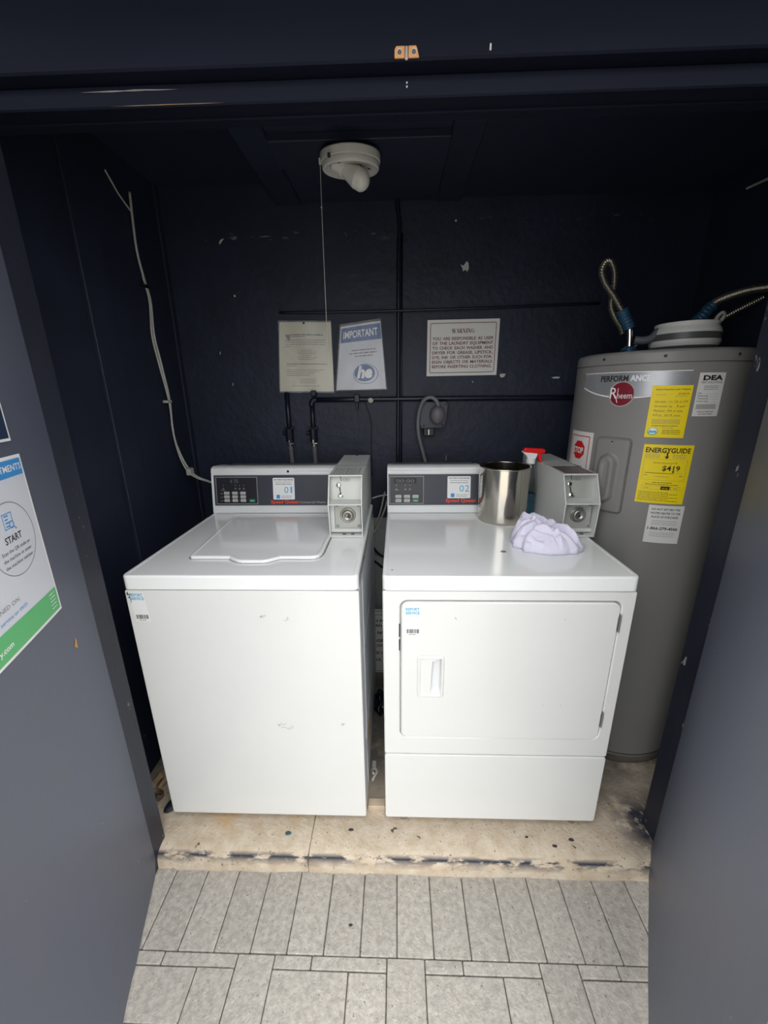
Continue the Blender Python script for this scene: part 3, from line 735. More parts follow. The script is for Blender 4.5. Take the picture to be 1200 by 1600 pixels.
service_sticker(dr, 0.126, 0.730, -0.0044, slant=-0.01)
dd = Decal(plane_map((0, -0.0041, 0), (1, 0, 0), (0, 0, 1)))
dd.add(stroke((0.262, 0.79), (0.266, 0.783), 0.0014), M_grey); dd.add(disc(0.56, 0.785, 0.0014, 8), M_grey).add(disc(0.53, 0.50, 0.0012, 8), M_lgrey).add(disc(0.58, 0.50, 0.0014, 8), M_lgrey); dd.build('scuff', dm)['kind'] = 'stuff'
con, mp, H = console(DX0+0.002, 0.437, 0.0705, 0.4300, dr)
dd = outline_panel(con, mp, 0.0745, 0.2115, 0.006, 0.116, H, '', 3, 2, True, 0.0985, 0.012, 0.0235, 0.0125, 0.0345, 0.0165)
dd.add(rect(0.092, 0.088, 0.182, 0.108), M_ink, 4).add(T('00:00', 0.137, 0.0905, 0.013, 0.072, bold=0.0), M_grey, 5)
for gx in (0.102, 0.138, 0.156): dd.add(disc(gx, 0.080, 0.0018, 10), M_lgrey, 4).add(poly([(gx-0.006, 0.060), (gx+0.006, 0.060), (gx, 0.071)]), M_grey, 4)
dd.add(scrawl(0.094, 0.114, 0.060, 0.0022, 2), M_lgrey, 5)
dd.build('control_panel', con, 'black keypad panel with a green start button')
phone_sticker(con, mp, 0.306, 0.398, 0.027, 0.115, '02')
dd = Decal(mp); dd.add(T('Speed Queen', 0.300, 0.012, 0.013, 0.120, al='l', bold=0.035), M_brandred, 6); dd.build('console_lettering', con, 'red lettering')
b = B(); box(b, DX0+0.02, 0.42, 0.66, 0.715, 1.078, 1.0935, 0.002, 1); obj('rear_cover', b, M_dull, con)
coin_meter(0.6455, 0.7575, dr, 'brown')
b = B(); lathe(b, [(0, 0.0016), (0.007, 0.0012), (0.009, 0)], (0.431, 0.215, 0.9104), 16, ex := False) if False else lathe(b, [(0, 0.0016), (0.006, 0.0014), (0.0075, 0)], (0.429, 0.172, 0.9104), 16, sx=1.3); obj('rust_spot', b, M_grey, dr)
b = B(); lathe(b, [(0, 0.001), (0.002, 0.0008), (0.003, 0)], (0.09, 0.04, 0.9104), 10); obj('rust_spot', b, M_grey, dr)

# =================================================================== WATER HEATER
HC = Vector((1.004, 0.5015)); HR = 0.258; HT = 1.492
wh = thing('water_heater', 'tall grey cylindrical electric water heater standing right of the dryer', 'water heater', (HC.x, HC.y, 0))
b = B(); lathe(b, [(0, 0.0), (0.253, 0.0), (0.256, 0.006), (0.256, 0.026), (0.252, 0.032), (0, 0.032)], (HC.x, HC.y, 0), 64); obj('base_ring', b, mat('base_brown', (92, 84, 76), 0.9, var=0.2, vscale=20, bump=0.3), wh, smooth=True)
b = B(); lathe(b, [(0, 0.03), (HR-0.004, 0.03), (HR, 0.036), (HR, 1.452)], (HC.x, HC.y, 0), 96); lathe(b, [(HR, 1.452), (HR-0.002, 1.4525), (HR-0.002, 1.4545), (HR+0.0015, 1.455)], (HC.x, HC.y, 0), 96); obj('tank', b, M_heat, wh, smooth=True, wn=True)
b = B(); lathe(b, [(HR+0.0015, 1.4555), (HR+0.0015, 1.480), (HR-0.004, 1.489), (HR-0.015, HT), (0, HT)], (HC.x, HC.y, 0), 96); obj('top_cap', b, M_heat, wh, smooth=True, wn=True)
b = B(); lathe(b, [(HR+0.0012, 0.0), (HR+0.003, 0.002), (HR+0.0012, 0.004)], (HC.x, HC.y, 0.045), 96); obj('bottom_seam', b, M_heatd, wh, smooth=True)
def cm_(th0, z0, extra=0):
    return lambda x, y, o: (HC.x+(HR+o+extra)*math.sin(rad(th0)+x/HR), HC.y-(HR+o+extra)*math.cos(rad(th0)+x/HR), z0+y)
for th in (-68, -30, 12):
    b = B(); a = rad(th); n = Vector((math.sin(a), -math.cos(a), 0)); disc_on(b, Vector((HC.x, HC.y, 1.472))+n*(HR+0.001), n, [(0.0045, 0), (0.004, 0.0018), (0, 0.0025)], 14); obj('cap_screw', b, M_heatd, wh)
# silver name band: straight top, curved lower edge with white pinstripe
dd = Decal(cm_(-49.5, 1.395)); W_ = 0.322; n = 40
def low(x): return -0.006-0.030*(1-(2*x/W_)**2)
def strip(f0, f1, n=n, a=-W_/2, b_=W_/2):
    vs = []; fs = []
    for i in range(n+1):
        x = a+(b_-a)*i/n; vs += [(x, f0(x)), (x, f1(x))]
    return vs, [(2*i, 2*i+2, 2*i+3, 2*i+1) for i in range(n)]
dd.add(strip(low, lambda x: 0.036), M_silver, 1).add(strip(lambda x: 0.035, lambda x: 0.037), M_white, 2)
dd.add(strip(lambda x: low(x)-0.005, lambda x: low(x)-0.0008), M_white, 1)
t1 = T('PERFORM', -0.085, 0.010, 0.0165, 0.088, al='l', bold=0.035); dd.add(t1, M_heatd, 3)
t2 = T('ANCE', 0.008, 0.010, 0.0165, 0.054, al='l', bold=0.035); dd.add(t2, M_white, 3)
dd.build('name_band', wh, 'silver name band with a curved lower edge')
dd = Decal(cm_(-51.8, 1.367)); r_ = 0.038
vs = [(r_*math.cos(2*PI*i/40)*k, r_*math.sin(2*PI*i/40)*k) for k in (1, 0.92, 0.6, 0.25) for i in range(40)]
fs = [(k*40+i, k*40+(i+1) % 40, (k+1)*40+(i+1) % 40, (k+1)*40+i) for k in range(3) for i in range(40)]+[tuple(120+i for i in range(40))]
dd.add((vs, fs[:40]), M_lgrey, 5); dd.add((vs, fs[40:]), M_maroon, 6)
dd.add(T('R', -0.034, -0.014, 0.034, 0.022, al='l', bold=0.0), M_white, 8).add(T('heem', -0.012, -0.013, 0.018, 0.043, al='l', bold=0.0), M_white, 8)
dd.add(stroke((-0.0165, -0.006), (-0.009, -0.026), 0.0022), M_white, 8).add(stroke((-0.011, -0.013), (-0.011, 0.017), 0.002), M_white, 8)
dd.build('round_badge', wh, 'round maroon badge with white lettering')
# yellow inspection sheet
def csheet(th0, z0, w_, h_, m, base=0.0):
    dd = Decal(cm_(th0, z0)); dd.sheet(0, 0, w_, h_, m, nx=max(6, int(w_/0.008)), ny=1, t=0.0004, base=base); return dd
deg = HR*PI/180
dd = csheet(-34.0, 1.241, 0.0985, 0.150, M_yel, 0.0022)
def up(dd):   # raise prints above a sheet laid over the band
    o = dd.mp; dd.mp = lambda x, y, k: o(x, y, k+0.0022); return dd
up(dd)
dd.add(T('Notice of Inspection and/or Treatment', 0.052, 0.137, 0.0040, 0.084, bold=0.02), M_ink).add(scrawl(0.012, 0.040, 0.123, 0.002, 3), M_grey).add(scrawl(0.060, 0.09, 0.119, 0.002, 7), M_grey)
for i, (yy, s) in enumerate(((0.102, 'Hot water  111, 118, 12, 3/90'), (0.089, 'Serviced  by    R and'), (0.076, 'Physical  Wk in text'), (0.063, 'PCS no   20.7 R. const'))):
    dd.add(T(s, 0.012, yy, 0.0055, 0.080-0.004*i, al='l', bold=0.0, shear=0.3), M_ink).add(rect(0.012+0.012*(i % 2), yy-0.002, 0.085, yy-0.0016, 6), M_grey)
dd.add(T('3/14/14', 0.078, 0.1235, 0.006, 0.026, bold=0.0, shear=0.3), M_ink)
for i in range(4): dd.add(scrawl(0.012, 0.090, 0.052-i*0.0038, 0.0022, i), M_grey)
dd.add(scrawl(0.014, 0.088, 0.034, 0.0026, 8), M_ink).add(scrawl(0.04, 0.072, 0.028, 0.0022, 9), M_grey)
dd.add(disc(0.019, 0.018, 0.0115, 24, 1.15), M_green, 2).add(disc(0.019, 0.019, 0.0095, 24, 1.15), M_white, 3).add(poly([(0.009, 0.014), (0.029, 0.014), (0.027, 0.021), (0.018, 0.019), (0.011, 0.022)]), M_cyan, 4)
for i in range(3): dd.add(scrawl(0.040, 0.090, 0.021-i*0.005, 0.0025, i+5, True), M_ink)
dd.build('inspection_sticker', wh, 'upper yellow inspection sticker with handwriting')
dd = csheet(-33.0, 1.038, 0.130, 0.182, M_yel)
dd.add(T('ENERGYGUIDE', 0.0645, 0.158, 0.0145, 0.116, bold=0.03), M_ink)
dd.add(rect(0.0615, 0.144, 0.0655, 0.160), M_ink, 2).add(poly([(0.057, 0.147), (0.0635, 0.139), (0.070, 0.147)]), M_ink, 2)
for i in range(3): dd.add(scrawl(0.006, 0.050, 0.1515-i*0.0045, 0.0022, i), M_grey).add(scrawl(0.078, 0.118, 0.1515-i*0.0045, 0.0022, i+9), M_grey)
dd.add(frame(0.007, 0.073, 0.120, 0.138, 0.0006, 10), M_grey)
dd.add(T('Estimated Yearly Energy Cost', 0.063, 0.125, 0.0048, 0.062, bold=0.0), M_ink).add(T('$419', 0.080, 0.104, 0.0150, 0.047, bold=0.02), M_ink)
dd.add(rect(0.014, 0.0945, 0.088, 0.0960, 8), M_ink).add(rect(0.088, 0.095, 0.112, 0.0956, 4), M_grey).add(poly([(0.083, 0.103), (0.091, 0.103), (0.087, 0.096)]), M_ink, 2)
dd.add(scrawl(0.012, 0.022, 0.087, 0.0025, 1), M_ink).add(scrawl(0.104, 0.114, 0.087, 0.0025, 2), M_ink).add(scrawl(0.04, 0.082, 0.084, 0.0022, 3), M_grey)
dd.add(scrawl(0.035, 0.092, 0.065, 0.003, 4, True), M_ink).add(scrawl(0.015, 0.112, 0.059, 0.0026, 5, True), M_ink)
dd.add(frame(0.012, 0.044, 0.114, 0.055, 0.0006, 10), M_grey).add(rect(0.062, 0.0445, 0.086, 0.0545, 3), M_ink, 2).add(rect(0.088, 0.0445, 0.089, 0.0545), M_ink, 2).add(scrawl(0.018, 0.034, 0.048, 0.003, 4), M_grey).add(scrawl(0.096, 0.108, 0.048, 0.003, 6), M_grey).add(scrawl(0.066, 0.083, 0.048, 0.0028, 9), M_yel, 3)
for i in range(6): dd.add(scrawl(0.006, 0.118 if i % 2 else 0.09, 0.034-i*0.0052, 0.0024, i+20, fill=0.95), M_ink)
dd.build('energy_sticker', wh, 'lower yellow energy cost sticker reading $419')
dd = csheet(-23.8, 0.908, 0.098, 0.124, M_paper)
dd.add(T('DO NOT RETURN THIS', 0.048, 0.108, 0.0068, 0.078, bold=0.02), M_ink).add(T('WATER HEATER TO THE', 0.048, 0.0955, 0.0068, 0.082, bold=0.02), M_ink).add(T('PLACE OF PURCHASE', 0.048, 0.083, 0.0068, 0.074, bold=0.02), M_ink)
for i in range(3): dd.add(scrawl(0.010, 0.088, 0.073-i*0.006, 0.0022, i, True), M_grey)
dd.add(T('1-866-279-4566', 0.048, 0.044, 0.009, 0.084, bold=0.03), M_ink)
for i in range(3): dd.add(scrawl(0.010, 0.088, 0.034-i*0.006, 0.0022, i+4, True), M_grey)
dd.build('notice_sticker', wh, 'white return notice sticker below the yellow ones')
dd = csheet(-9.7, 1.304, 0.070, 0.120, M_paper)
dd.add(T('DEA', 0.037, 0.100, 0.0125, 0.053, bold=0.05), M_ink).add(T('PEST SOLUTIONS', 0.036, 0.091, 0.0055, 0.056, bold=0.0), M_ink)
for i in range(3): dd.add(scrawl(0.015, 0.058, 0.083-i*0.0045, 0.0026, i, True), M_grey)
for i, s in enumerate(('Date', 'Performed by', 'Treatment for', 'Products Used')): dd.add(T(s, 0.005, 0.063-i*0.0075, 0.0034, None, al='l'), M_ink).add(rect(0.026, 0.0622-i*0.0075, 0.060, 0.0626-i*0.0075, 4), M_grey)
dd.add(rect(0.006, 0.020, 0.060, 0.034, 6), M_lgrey).add(T('NOTICE OF INSPECTION', 0.034, 0.011, 0.0036, 0.044), M_ink, 1).add(T('SAVE THIS STICKER', 0.034, 0.0045, 0.0036, 0.038), M_ink, 1)
dd.build('pest_sticker', wh, 'white pest control sticker, right of the yellow ones')
dd = csheet(-96.0, 1.03, 0.125, 0.212, M_paper)
dd.add(frame(0.008, 0.008, 0.112, 0.198, 0.003, 12), M_red)
oc = [(0.062+0.0335*math.cos(PI/8+k*PI/4), 0.148+0.0335*math.sin(PI/8+k*PI/4)) for k in range(8)]
vo = [(0.062, 0.148)]+oc+[(0.062+(p[0]-0.062)*0.5, 0.148+(p[1]-0.148)*0.5) for p in oc]
dd.add((vo, [(1+k, 1+(k+1) % 8, 9+(k+1) % 8, 9+k) for k in range(8)]+[(0, 9+k, 9+(k+1) % 8) for k in range(8)]), M_red, 3)
dd.add(T('STOP', 0.062, 0.138, 0.020, 0.054, bold=0.03), M_white, 10)
for i in range(6): dd.add(scrawl(0.02, 0.10, 0.09-i*0.012, 0.005, i), M_ink)
dd.build('stop_sticker', wh, 'white sticker with a red STOP octagon')
# access cover: rounded plate wrapped on the tank with an embossed bump
bm = B(); th0 = -64.0; W_, H_ = 0.109, 0.248; mp = cm_(th0, 0.987); NU, NV = 34, 60
def sdf(x, y, x0, x1, y0, y1, r):
    dx = max(x0+r-x, x-(x1-r), 0); dy = max(y0+r-y, y-(y1-r), 0); return math.hypot(dx, dy)-r if (dx or dy) else max(x0-x, x-x1, y0-y, y-y1)
def sm(a, b_, t): t = max(0, min(1, (t-a)/(b_-a))); return t*t*(3-2*t)
grid = []
for i in range(NU+1):
    row = []
    for j in range(NV+1):
        x = W_*i/NU; y = H_*j/NV
        # pull the grid corners inward for round corners
        s = sdf(x, y, 0, W_, 0, H_, 0.014)
        if s > 0:
            cx_ = min(max(x, 0.014), W_-0.014); cy_ = min(max(y, 0.014), H_-0.014); k = 0.014/(0.014+s); x = cx_+(x-cx_)*k; y = cy_+(y-cy_)*k; s = 0
        hgt = 0.013*sm(0, 0.007, -s)
        s2 = sdf(x, y, 0.022, W_-0.030, 0.030, H_-0.050, 0.034)
        hgt += 0.015*sm(0.002, -0.012, s2)-0.004*sm(-0.003, -0.012, sdf(x, y, 0.034, W_-0.042, 0.046, H_-0.066, 0.022))
        row.append(bm.verts.new(mp(x, y, hgt-0.001)))
    grid.append(row)
for i in range(NU):
    for j in range(NV): bm.faces.new((grid[i][j], grid[i+1][j], grid[i+1][j+1], grid[i][j+1]))
ac = obj('access_cover', bm, M_heat, wh, smooth=True)
b = B(); p = Vector(mp(0.055, H_-0.016, 0.010)); a = rad(th0)+0.055/HR; disc_on(b, p, (math.sin(a), -math.cos(a), 0), [(0.0045, 0), (0.004, 0.002), (0, 0.003)], 14); obj('cover_screw', b, M_chrome, ac)
dd = Decal(cm_(-66, 0.93)); 
rs = random.Random(9); p = Vector((0.0, 0.0))
for i in range(8):
    q = p+Vector((rs.uniform(0.003, 0.008), rs.uniform(-0.002, 0.003))); dd.add(stroke(p, q, 0.001), M_heatd); p = q
dd.build('tank_scratch', wh)
# water fittings on top
wf = B(); tube(wf, [(0.888, 0.50, HT-0.005), (0.888, 0.50, HT+0.02)], 0.016, 16); tube(wf, [(0.888, 0.50, HT+0.02), (0.884, 0.50, HT+0.055), (0.879, 0.50, HT+0.085)], 0.0085, 14); obj('pipe_nipple', wf, M_chrome, wh, smooth=False)

# things on top of the heater
bw = thing('banded_dish', 'round white and grey banded dish sitting on top of the water heater', 'dish', (1.043, 0.470, HT))
cx, cy_ = 1.043, 0.470
def band(pr, m, lab=None):
    b = B(); lathe(b, [(q[0]*0.92, q[1]) for q in pr], (cx, cy_, HT), 64); o = obj('band', b, m, bw, smooth=True); return o
band([(0, 0.0), (0.082, 0.0), (0.088, 0.002), (0.101, 0.018)], M_band)
band([(0.101, 0.018), (0.1045, 0.024), (0.106, 0.030), (0.106, 0.036)], M_bandw)
band([(0.106, 0.036), (0.1062, 0.040), (0.105, 0.056)], M_band)
band([(0.105, 0.056), (0.104, 0.062), (0.100, 0.070), (0.097, 0.074)], M_bandw)
b = B(); lathe(b, [(0.097, 0.0735), (0.093, 0.078), (0.0955, 0.083), (0.0965, 0.087), (0.094, 0.089), (0.0, 0.086)], (cx, cy_, HT), 64, sx=0.92, sy=0.92); obj('rim', b, M_bandw, bw, smooth=True)
def armoured(name, pts, r, lab, pitch=0.0072, seg=14):
    dense = spline(pts, 24); P = [dense[0]]; acc = 0
    for a, b_ in zip(dense, dense[1:]):        # resample evenly
        while (b_-P[-1]).length > pitch/6:
            P.append(P[-1]+(b_-P[-1]).normalized()*pitch/6)
    b = B(); tube(b, P, r, seg, rf=lambda i: r*(1+0.20*math.sin(2*PI*i/6))); o = obj(name, b, M_conduit, None, smooth=True)
    return tag(o, lab, 'conduit')
armoured('flexible_conduit', [(0.879, 0.50, 1.575), (0.868, 0.502, 1.60), (0.850, 0.505, 1.625), (0.818, 0.51, 1.672), (0.783, 0.51, 1.712), (0.768, 0.51, 1.745), (0.776, 0.515, 1.772), (0.794, 0.52, 1.777), (0.812, 0.525, 1.757), (0.822, 0.53, 1.72), (0.823, 0.535, 1.68), (0.828, 0.54, 1.645), (0.845, 0.535, 1.61), (0.866, 0.53, 1.58), (0.874, 0.53, 1.56)], 0.0092, 'looped steel flexible conduit rising from the left fitting of the water heater')
armoured('flexible_conduit', [(1.105, 0.50, 1.60), (1.135, 0.50, 1.643), (1.165, 0.50, 1.660), (1.20, 0.50, 1.672), (1.245, 0.50, 1.683), (1.302, 0.50, 1.690)], 0.0115, 'thick steel flexible conduit running from the banded dish to the right wall')
armoured('flexible_conduit', [(1.150, 0.52, 1.590), (1.19, 0.52, 1.604), (1.235, 0.52, 1.628), (1.302, 0.52, 1.662)], 0.0075, 'thin steel flexible conduit below the thicker one, running to the right wall')
def tape(path, r, lab):
    P = spline(path, 8); b = B(); rs = random.Random(5); tube(b, P, r, 14, rf=lambda i: r*(1+0.10*math.sin(i*1.7)+rs.uniform(-0.04, 0.04))); return tag(obj('tape_wrap', b, M_btape, None, smooth=True), lab, 'tape')
tape([(0.846, 0.504, 1.632), (0.856, 0.504, 1.612), (0.868, 0.502, 1.592), (0.877, 0.50, 1.572)], 0.0175, 'blue tape wrapped round the looped conduit')
tape([(1.088, 0.50, 1.588), (1.105, 0.50, 1.605), (1.122, 0.50, 1.628), (1.132, 0.50, 1.638)], 0.0175, 'blue tape wrapped round the end of the thick conduit behind the banded dish')
b = B(); tube(b, spline([(0.895, 0.49, 1.537), (0.92, 0.48, 1.534), (0.94, 0.475, 1.540), (0.957, 0.475, 1.556), (0.97, 0.49, 1.565)], 8), 0.0125, 12)
tag(obj('grey_hose', b, M_ghose, None, smooth=True), 'short grey hose between the left fitting and the banded dish', 'hose')
b = B()
for k in range(7):
    rs = random.Random(k+40); a = 2*PI*k/7; p0 = Vector((0.888+0.012*math.cos(a), 0.50+0.012*math.sin(a), 1.510)); p1 = p0+Vector((0.016*math.cos(a), 0.014*math.sin(a), rs.uniform(-0.012, 0.012)))
    tube(b, [p0, (p0+p1)/2+Vector((0, 0, 0.006)), p1], [0.006, 0.005, 0.002], 7)
lathe(b, [(0.0175, 0.0), (0.020, 0.006), (0.0185, 0.014), (0.016, 0.018)], (0.888, 0.50, 1.500), 18)
tag(obj('blue_rag', b, M_btape, None, smooth=True), 'scrap of blue tape tied round the heater fitting', 'tape')
b = B(); tube(b, spline([(1.128, 0.47, 1.578), (1.135, 0.47, 1.600), (1.148, 0.47, 1.612), (1.158, 0.475, 1.604), (1.154, 0.48, 1.588), (1.142, 0.48, 1.580)], 6), 0.006, 8)
tag(obj('wire_loop', b, M_cable, None, smooth=True), 'small loop of pale wire at the back of the banded dish', 'wire')

# =================================================================== BACK WALL THINGS
# warning sign
ws = Decal(plane_map((0.234, YB, 1.443), (1, 0, 0.006), (0, 0, 1)))
SW, SH = 0.300, 0.222
ws.sheet(0, 0, SW, SH, M_paper, t=0.002, base=0.001)
o_ = ws.mp; ws.mp = lambda x, y, k: o_(x, y, k+0.0028)
def rframe(x0, x1, y0, y1, r, t):
    a = rrect(x0, x1, y0, y1, r, 5); b_ = rrect(x0+t, x1-t, y0+t, y1-t, r-t, 5); n = len(a)
    return a+b_, [(i, (i+1) % n, n+(i+1) % n, n+i) for i in range(n)]
ws.add(rframe(0.012, SW-0.012, 0.012, SH-0.012, 0.007, 0.0026), M_dred)
# WARNING in drawn serif letters
def serif(word, x, y, h, m, dd):
    TH, TN = h*0.20, h*0.07
    def sf(cx, yy, w_=0.30): return rect(cx-w_*h/2, yy, cx+w_*h/2, yy+TN*0.8)
    G = {'A': (0.80, [('n', (0.12, 0), (0.40, 1)), ('t', (0.66, 0), (0.38, 1)), ('n', (0.22, 0.34), (0.56, 0.34))], [(0.12, 0), (0.66, 0)]),
         'W': (1.12, [('t', (0.10, 1), (0.36, 0)), ('n', (0.36, 0), (0.56, 1)), ('t', (0.52, 1), (0.78, 0)), ('n', (0.78, 0), (1.00, 1))], [(0.10, 1), (0.52, 1), (1.0, 1)]),
         'R': (0.80, [('t', (0.18, 0), (0.18, 1)), ('n', (0.18, 0.97), (0.45, 0.97)), ('t', (0.55, 0.88), (0.55, 0.62)), ('n', (0.18, 0.5), (0.45, 0.5)), ('n', (0.45, 0.97), (0.56, 0.86)), ('n', (0.45, 0.5), (0.56, 0.63)), ('t', (0.36, 0.5), (0.68, 0))], [(0.18, 0), (0.18, 1), (0.70, 0)]),
         'N': (0.86, [('n', (0.14, 0), (0.14, 1)), ('t', (0.14, 1), (0.70, 0)), ('n', (0.70, 0), (0.70, 1))], [(0.14, 0), (0.10, 1), (0.70, 1)]),
         'I': (0.44, [('t', (0.22, 0), (0.22, 1))], [(0.22, 0), (0.22, 1)]),
         'G': (0.86, [('t', (0.16, 0.25), (0.16, 0.75)), ('n', (0.15, 0.74), (0.32, 0.96)), ('n', (0.32, 0.97), (0.56, 0.97)), ('n', (0.55, 0.97), (0.70, 0.74)), ('n', (0.15, 0.26), (0.32, 0.04)), ('n', (0.32, 0.03), (0.56, 0.03)), ('n', (0.55, 0.03), (0.68, 0.12)), ('t', (0.66, 0.08), (0.66, 0.44))], [(0.64, 0.42)])}
    for ch in word:
        w_, st, se = G[ch]
        for k, p, q in st: dd.add(stroke((x+p[0]*h, y+p[1]*h), (x+q[0]*h, y+q[1]*h), TH if k == 't' else TN), m)
        for cx_, cy2 in se: dd.add(sf(x+cx_*h, y+(cy2*h if cy2 < 0.9 else h-TN*0.8)), m)
        x += w_*h
    return x
serif('WARNING', SW/2-0.0165*5.74/2, 0.170, 0.0165, M_dred, ws)
lines = ['YOU ARE RESPONSIBLE AS USER', 'OF THE LAUNDRY EQUIPMENT', 'TO CHECK EACH WASHER AND', 'DRYER FOR GREASE, LIPSTICK,', 'DYE, INK OR OTHER SUCH FOR-', 'EIGN OBJECTS OR MATERIALS', 'BEFORE INSERTING CLOTHING.']
for i, ln in enumerate(lines):
    words_ = ln.split(); hh = 0.0118; shp = [T(wd, 0, 0, hh, None, 'l', bold=0.022) for wd in words_]; k = 1.0
    raw = sum(max(v[0] for v in s[0]) for s in shp); k = min(1.25, (0.256-0.0075*(len(shp)-1))/raw)
    wds = [max(v[0] for v in s[0])*k for s in shp]; space = (0.256-sum(wds))/(len(wds)-1) if i < 6 else 0.007; xx = 0.022
    for (vs, fs), wv in zip(shp, wds):
        ws.add(([(xx+a*k, 0.143-i*0.0185+c) for a, c in vs], fs), M_dred); xx += wv+space
tag(ws.build('warning_sign'), 'cream warning sign with dark red lettering on the back wall above the dryer', 'sign')
# left notice: sheet in plastic sleeve
nt_ = thing('paper_notice', 'yellowed printed notice in a clear sleeve, left one on the back wall', 'notice', (-0.285, YB, 1.39))
def bulge(x, y): return 0.006+0.006*math.sin(PI*max(0, min(1, x/0.218)))*(0.4+0.6*(1-y/0.28))+0.0025*math.sin(x*45+y*14)
dd = Decal(lambda x, y, o: (-0.390+x-0.02*(1-y/0.28)*(1-x/0.22), YB-o-bulge(x, y), 1.388+y-0.004*x/0.22))
dd.sheet(0, 0, 0.218, 0.279, M_cream, nx=16, ny=12)
# print with enough subdivision to follow the sheet
def srow(dd, x0, x1, y, h, seed, m, layer=2, centre=False, fill=.95):
    vs, fs = scrawl(x0, x1, y, h, seed, centre, fill); dd.add((vs, fs), m, layer)
srow(dd, 0.048, 0.19, 0.228, 0.0052, 3, M_ink); srow(dd, 0.05, 0.11, 0.221, 0.0042, 4, M_ink)
dd.add(poly([(0.022, 0.230), (0.046, 0.230), (0.046, 0.220), (0.040, 0.204), (0.030, 0.216)]), M_grey, 2)
for i in range(3): srow(dd, 0.024, 0.200, 0.208-i*0.0085, 0.004, i, M_grey)
srow(dd, 0.024, 0.05, 0.182, 0.004, 8, M_grey)
for i, (a, b_) in enumerate(((0.09, 0.14), (0.075, 0.155), (0.08, 0.155), (0.09, 0.135), (0.075, 0.16), (0.08, 0.15))): srow(dd, a, b_, 0.168-i*0.0075, 0.0035, i+3, M_grey)
srow(dd, 0.03, 0.205, 0.112, 0.004, 11, M_ink); srow(dd, 0.03, 0.07, 0.105, 0.004, 12, M_grey)
for i in range(4): srow(dd, 0.03, 0.19-0.02*i, 0.088-i*0.0075, 0.0035, i+30, M_grey)
for i in range(3): srow(dd, 0.08, 0.15, 0.050-i*0.0075, 0.0035, i+40, M_grey, centre=True)
srow(dd, 0.05, 0.17, 0.022, 0.0035, 50, M_grey)
dd.build('notice_sheet', nt_)
def sleeve(x0, x1, y0, y1, lift, fn, name='plastic_sleeve'):
    s = Decal(fn); s.sheet(x0, y0, x1, y1, M_sleeve, nx=24, ny=24, t=0.0003, base=lift, fn=lambda x, y: 0.007*abs(noise.noise(Vector((x*24+y*15, y*9, 1))))+0.007*max(0, math.sin(x*30-y*17))**8)
    o = s.build(name, nt_ if fn == None else None); return o
s_ = sleeve(-0.003, 0.221, -0.006, 0.284, 0.0018, lambda x, y, o: (-0.390+x-0.02*(1-y/0.28)*(1-x/0.22), YB-o-bulge(x, y), 1.388+y-0.004*x/0.22)); s_.parent = nt_; s_.matrix_parent_inverse = Matrix.Translation(nt_.location).inverted()
b = B(); disc_on(b, (-0.285, YB-0.014, 1.661), (0, -1, 0), [(0.005, 0), (0.004, 0.003), (0, 0.004)], 12); obj('push_pin', b, M_black, nt_)
# right notice with blue heading and round mark
n2 = thing('paper_notice', 'crumpled white notice headed IMPORTANT with a blue oval mark, right one on the back wall', 'notice', (-0.05, YB, 1.39))
def mp2(x, y, o):   # x 0..0.19 , y 0..0.27 ; narrow tilted top, wide bottom
    t = y/0.265; xl = -0.160+0.030*t; xr = 0.058-0.022*t; xx = xl+(xr-xl)*x/0.19
    z = 1.394+y*(0.97+0.07*x/0.19)*1.0-0.004+0.003*x/0.19
    return (xx, YB-o-0.007-0.007*math.sin(PI*x/0.19)*(1-0.4*t)-0.004*noise.noise(Vector((x*18, y*12, 4))), z)
dd = Decal(mp2); dd.sheet(0, 0, 0.19, 0.262, M_sheet, nx=16, ny=16)
def g2(x0, x1, y0, y1, n=8):
    vs = []; fs = []
    for i in range(n+1):
        for j in range(n+1): vs.append((x0+(x1-x0)*i/n, y0+(y1-y0)*j/n))
    for i in range(n):
        for j in range(n): fs.append((i*(n+1)+j, (i+1)*(n+1)+j, (i+1)*(n+1)+j+1, i*(n+1)+j+1))
    return vs, fs
dd.add(g2(0.004, 0.188, 0.195, 0.254), M_blue, 2)
dd.add(T('IMPORTANT', 0.095, 0.211, 0.028, 0.158, bold=0.015, res=3), M_white, 7)
for i, (a, b_) in enumerate(((0.055, 0.165), (0.045, 0.17), (0.07, 0.15))): srow(dd, a, b_, 0.158-i*0.012, 0.007, i+2, M_grey, 4)
dd.add(ringp(0.112, 0.065, 0.031, 0.040, 36, 1.22), M_sheet, 4).add(ringp(0.114, 0.063, 0.039, 0.041, 36, 1.22), M_blue, 5)
vs = [(0.110+1.2*k*0.034*math.cos(2*PI*i/32)+0.0*0, 0.067+0.034*k*math.sin(2*PI*i/32)) for k in (1, 0.5) for i in range(32)]+[(0.110, 0.067)]
dd.add((vs, [(i, (i+1) % 32, 32+(i+1) % 32, 32+i) for i in range(32)]+[(64, 32+i, 32+(i+1) % 32) for i in range(32)]), M_blue, 7)
dd.add(T('he', 0.110, 0.049, 0.046, 0.062, bold=0.05, shear=0.2, res=4), M_white, 12)
dd.build('notice_sheet', n2)
s_ = sleeve(-0.004, 0.194, -0.004, 0.27, 0.004, mp2); s_.parent = n2; s_.matrix_parent_inverse = Matrix.Translation(n2.location).inverted()

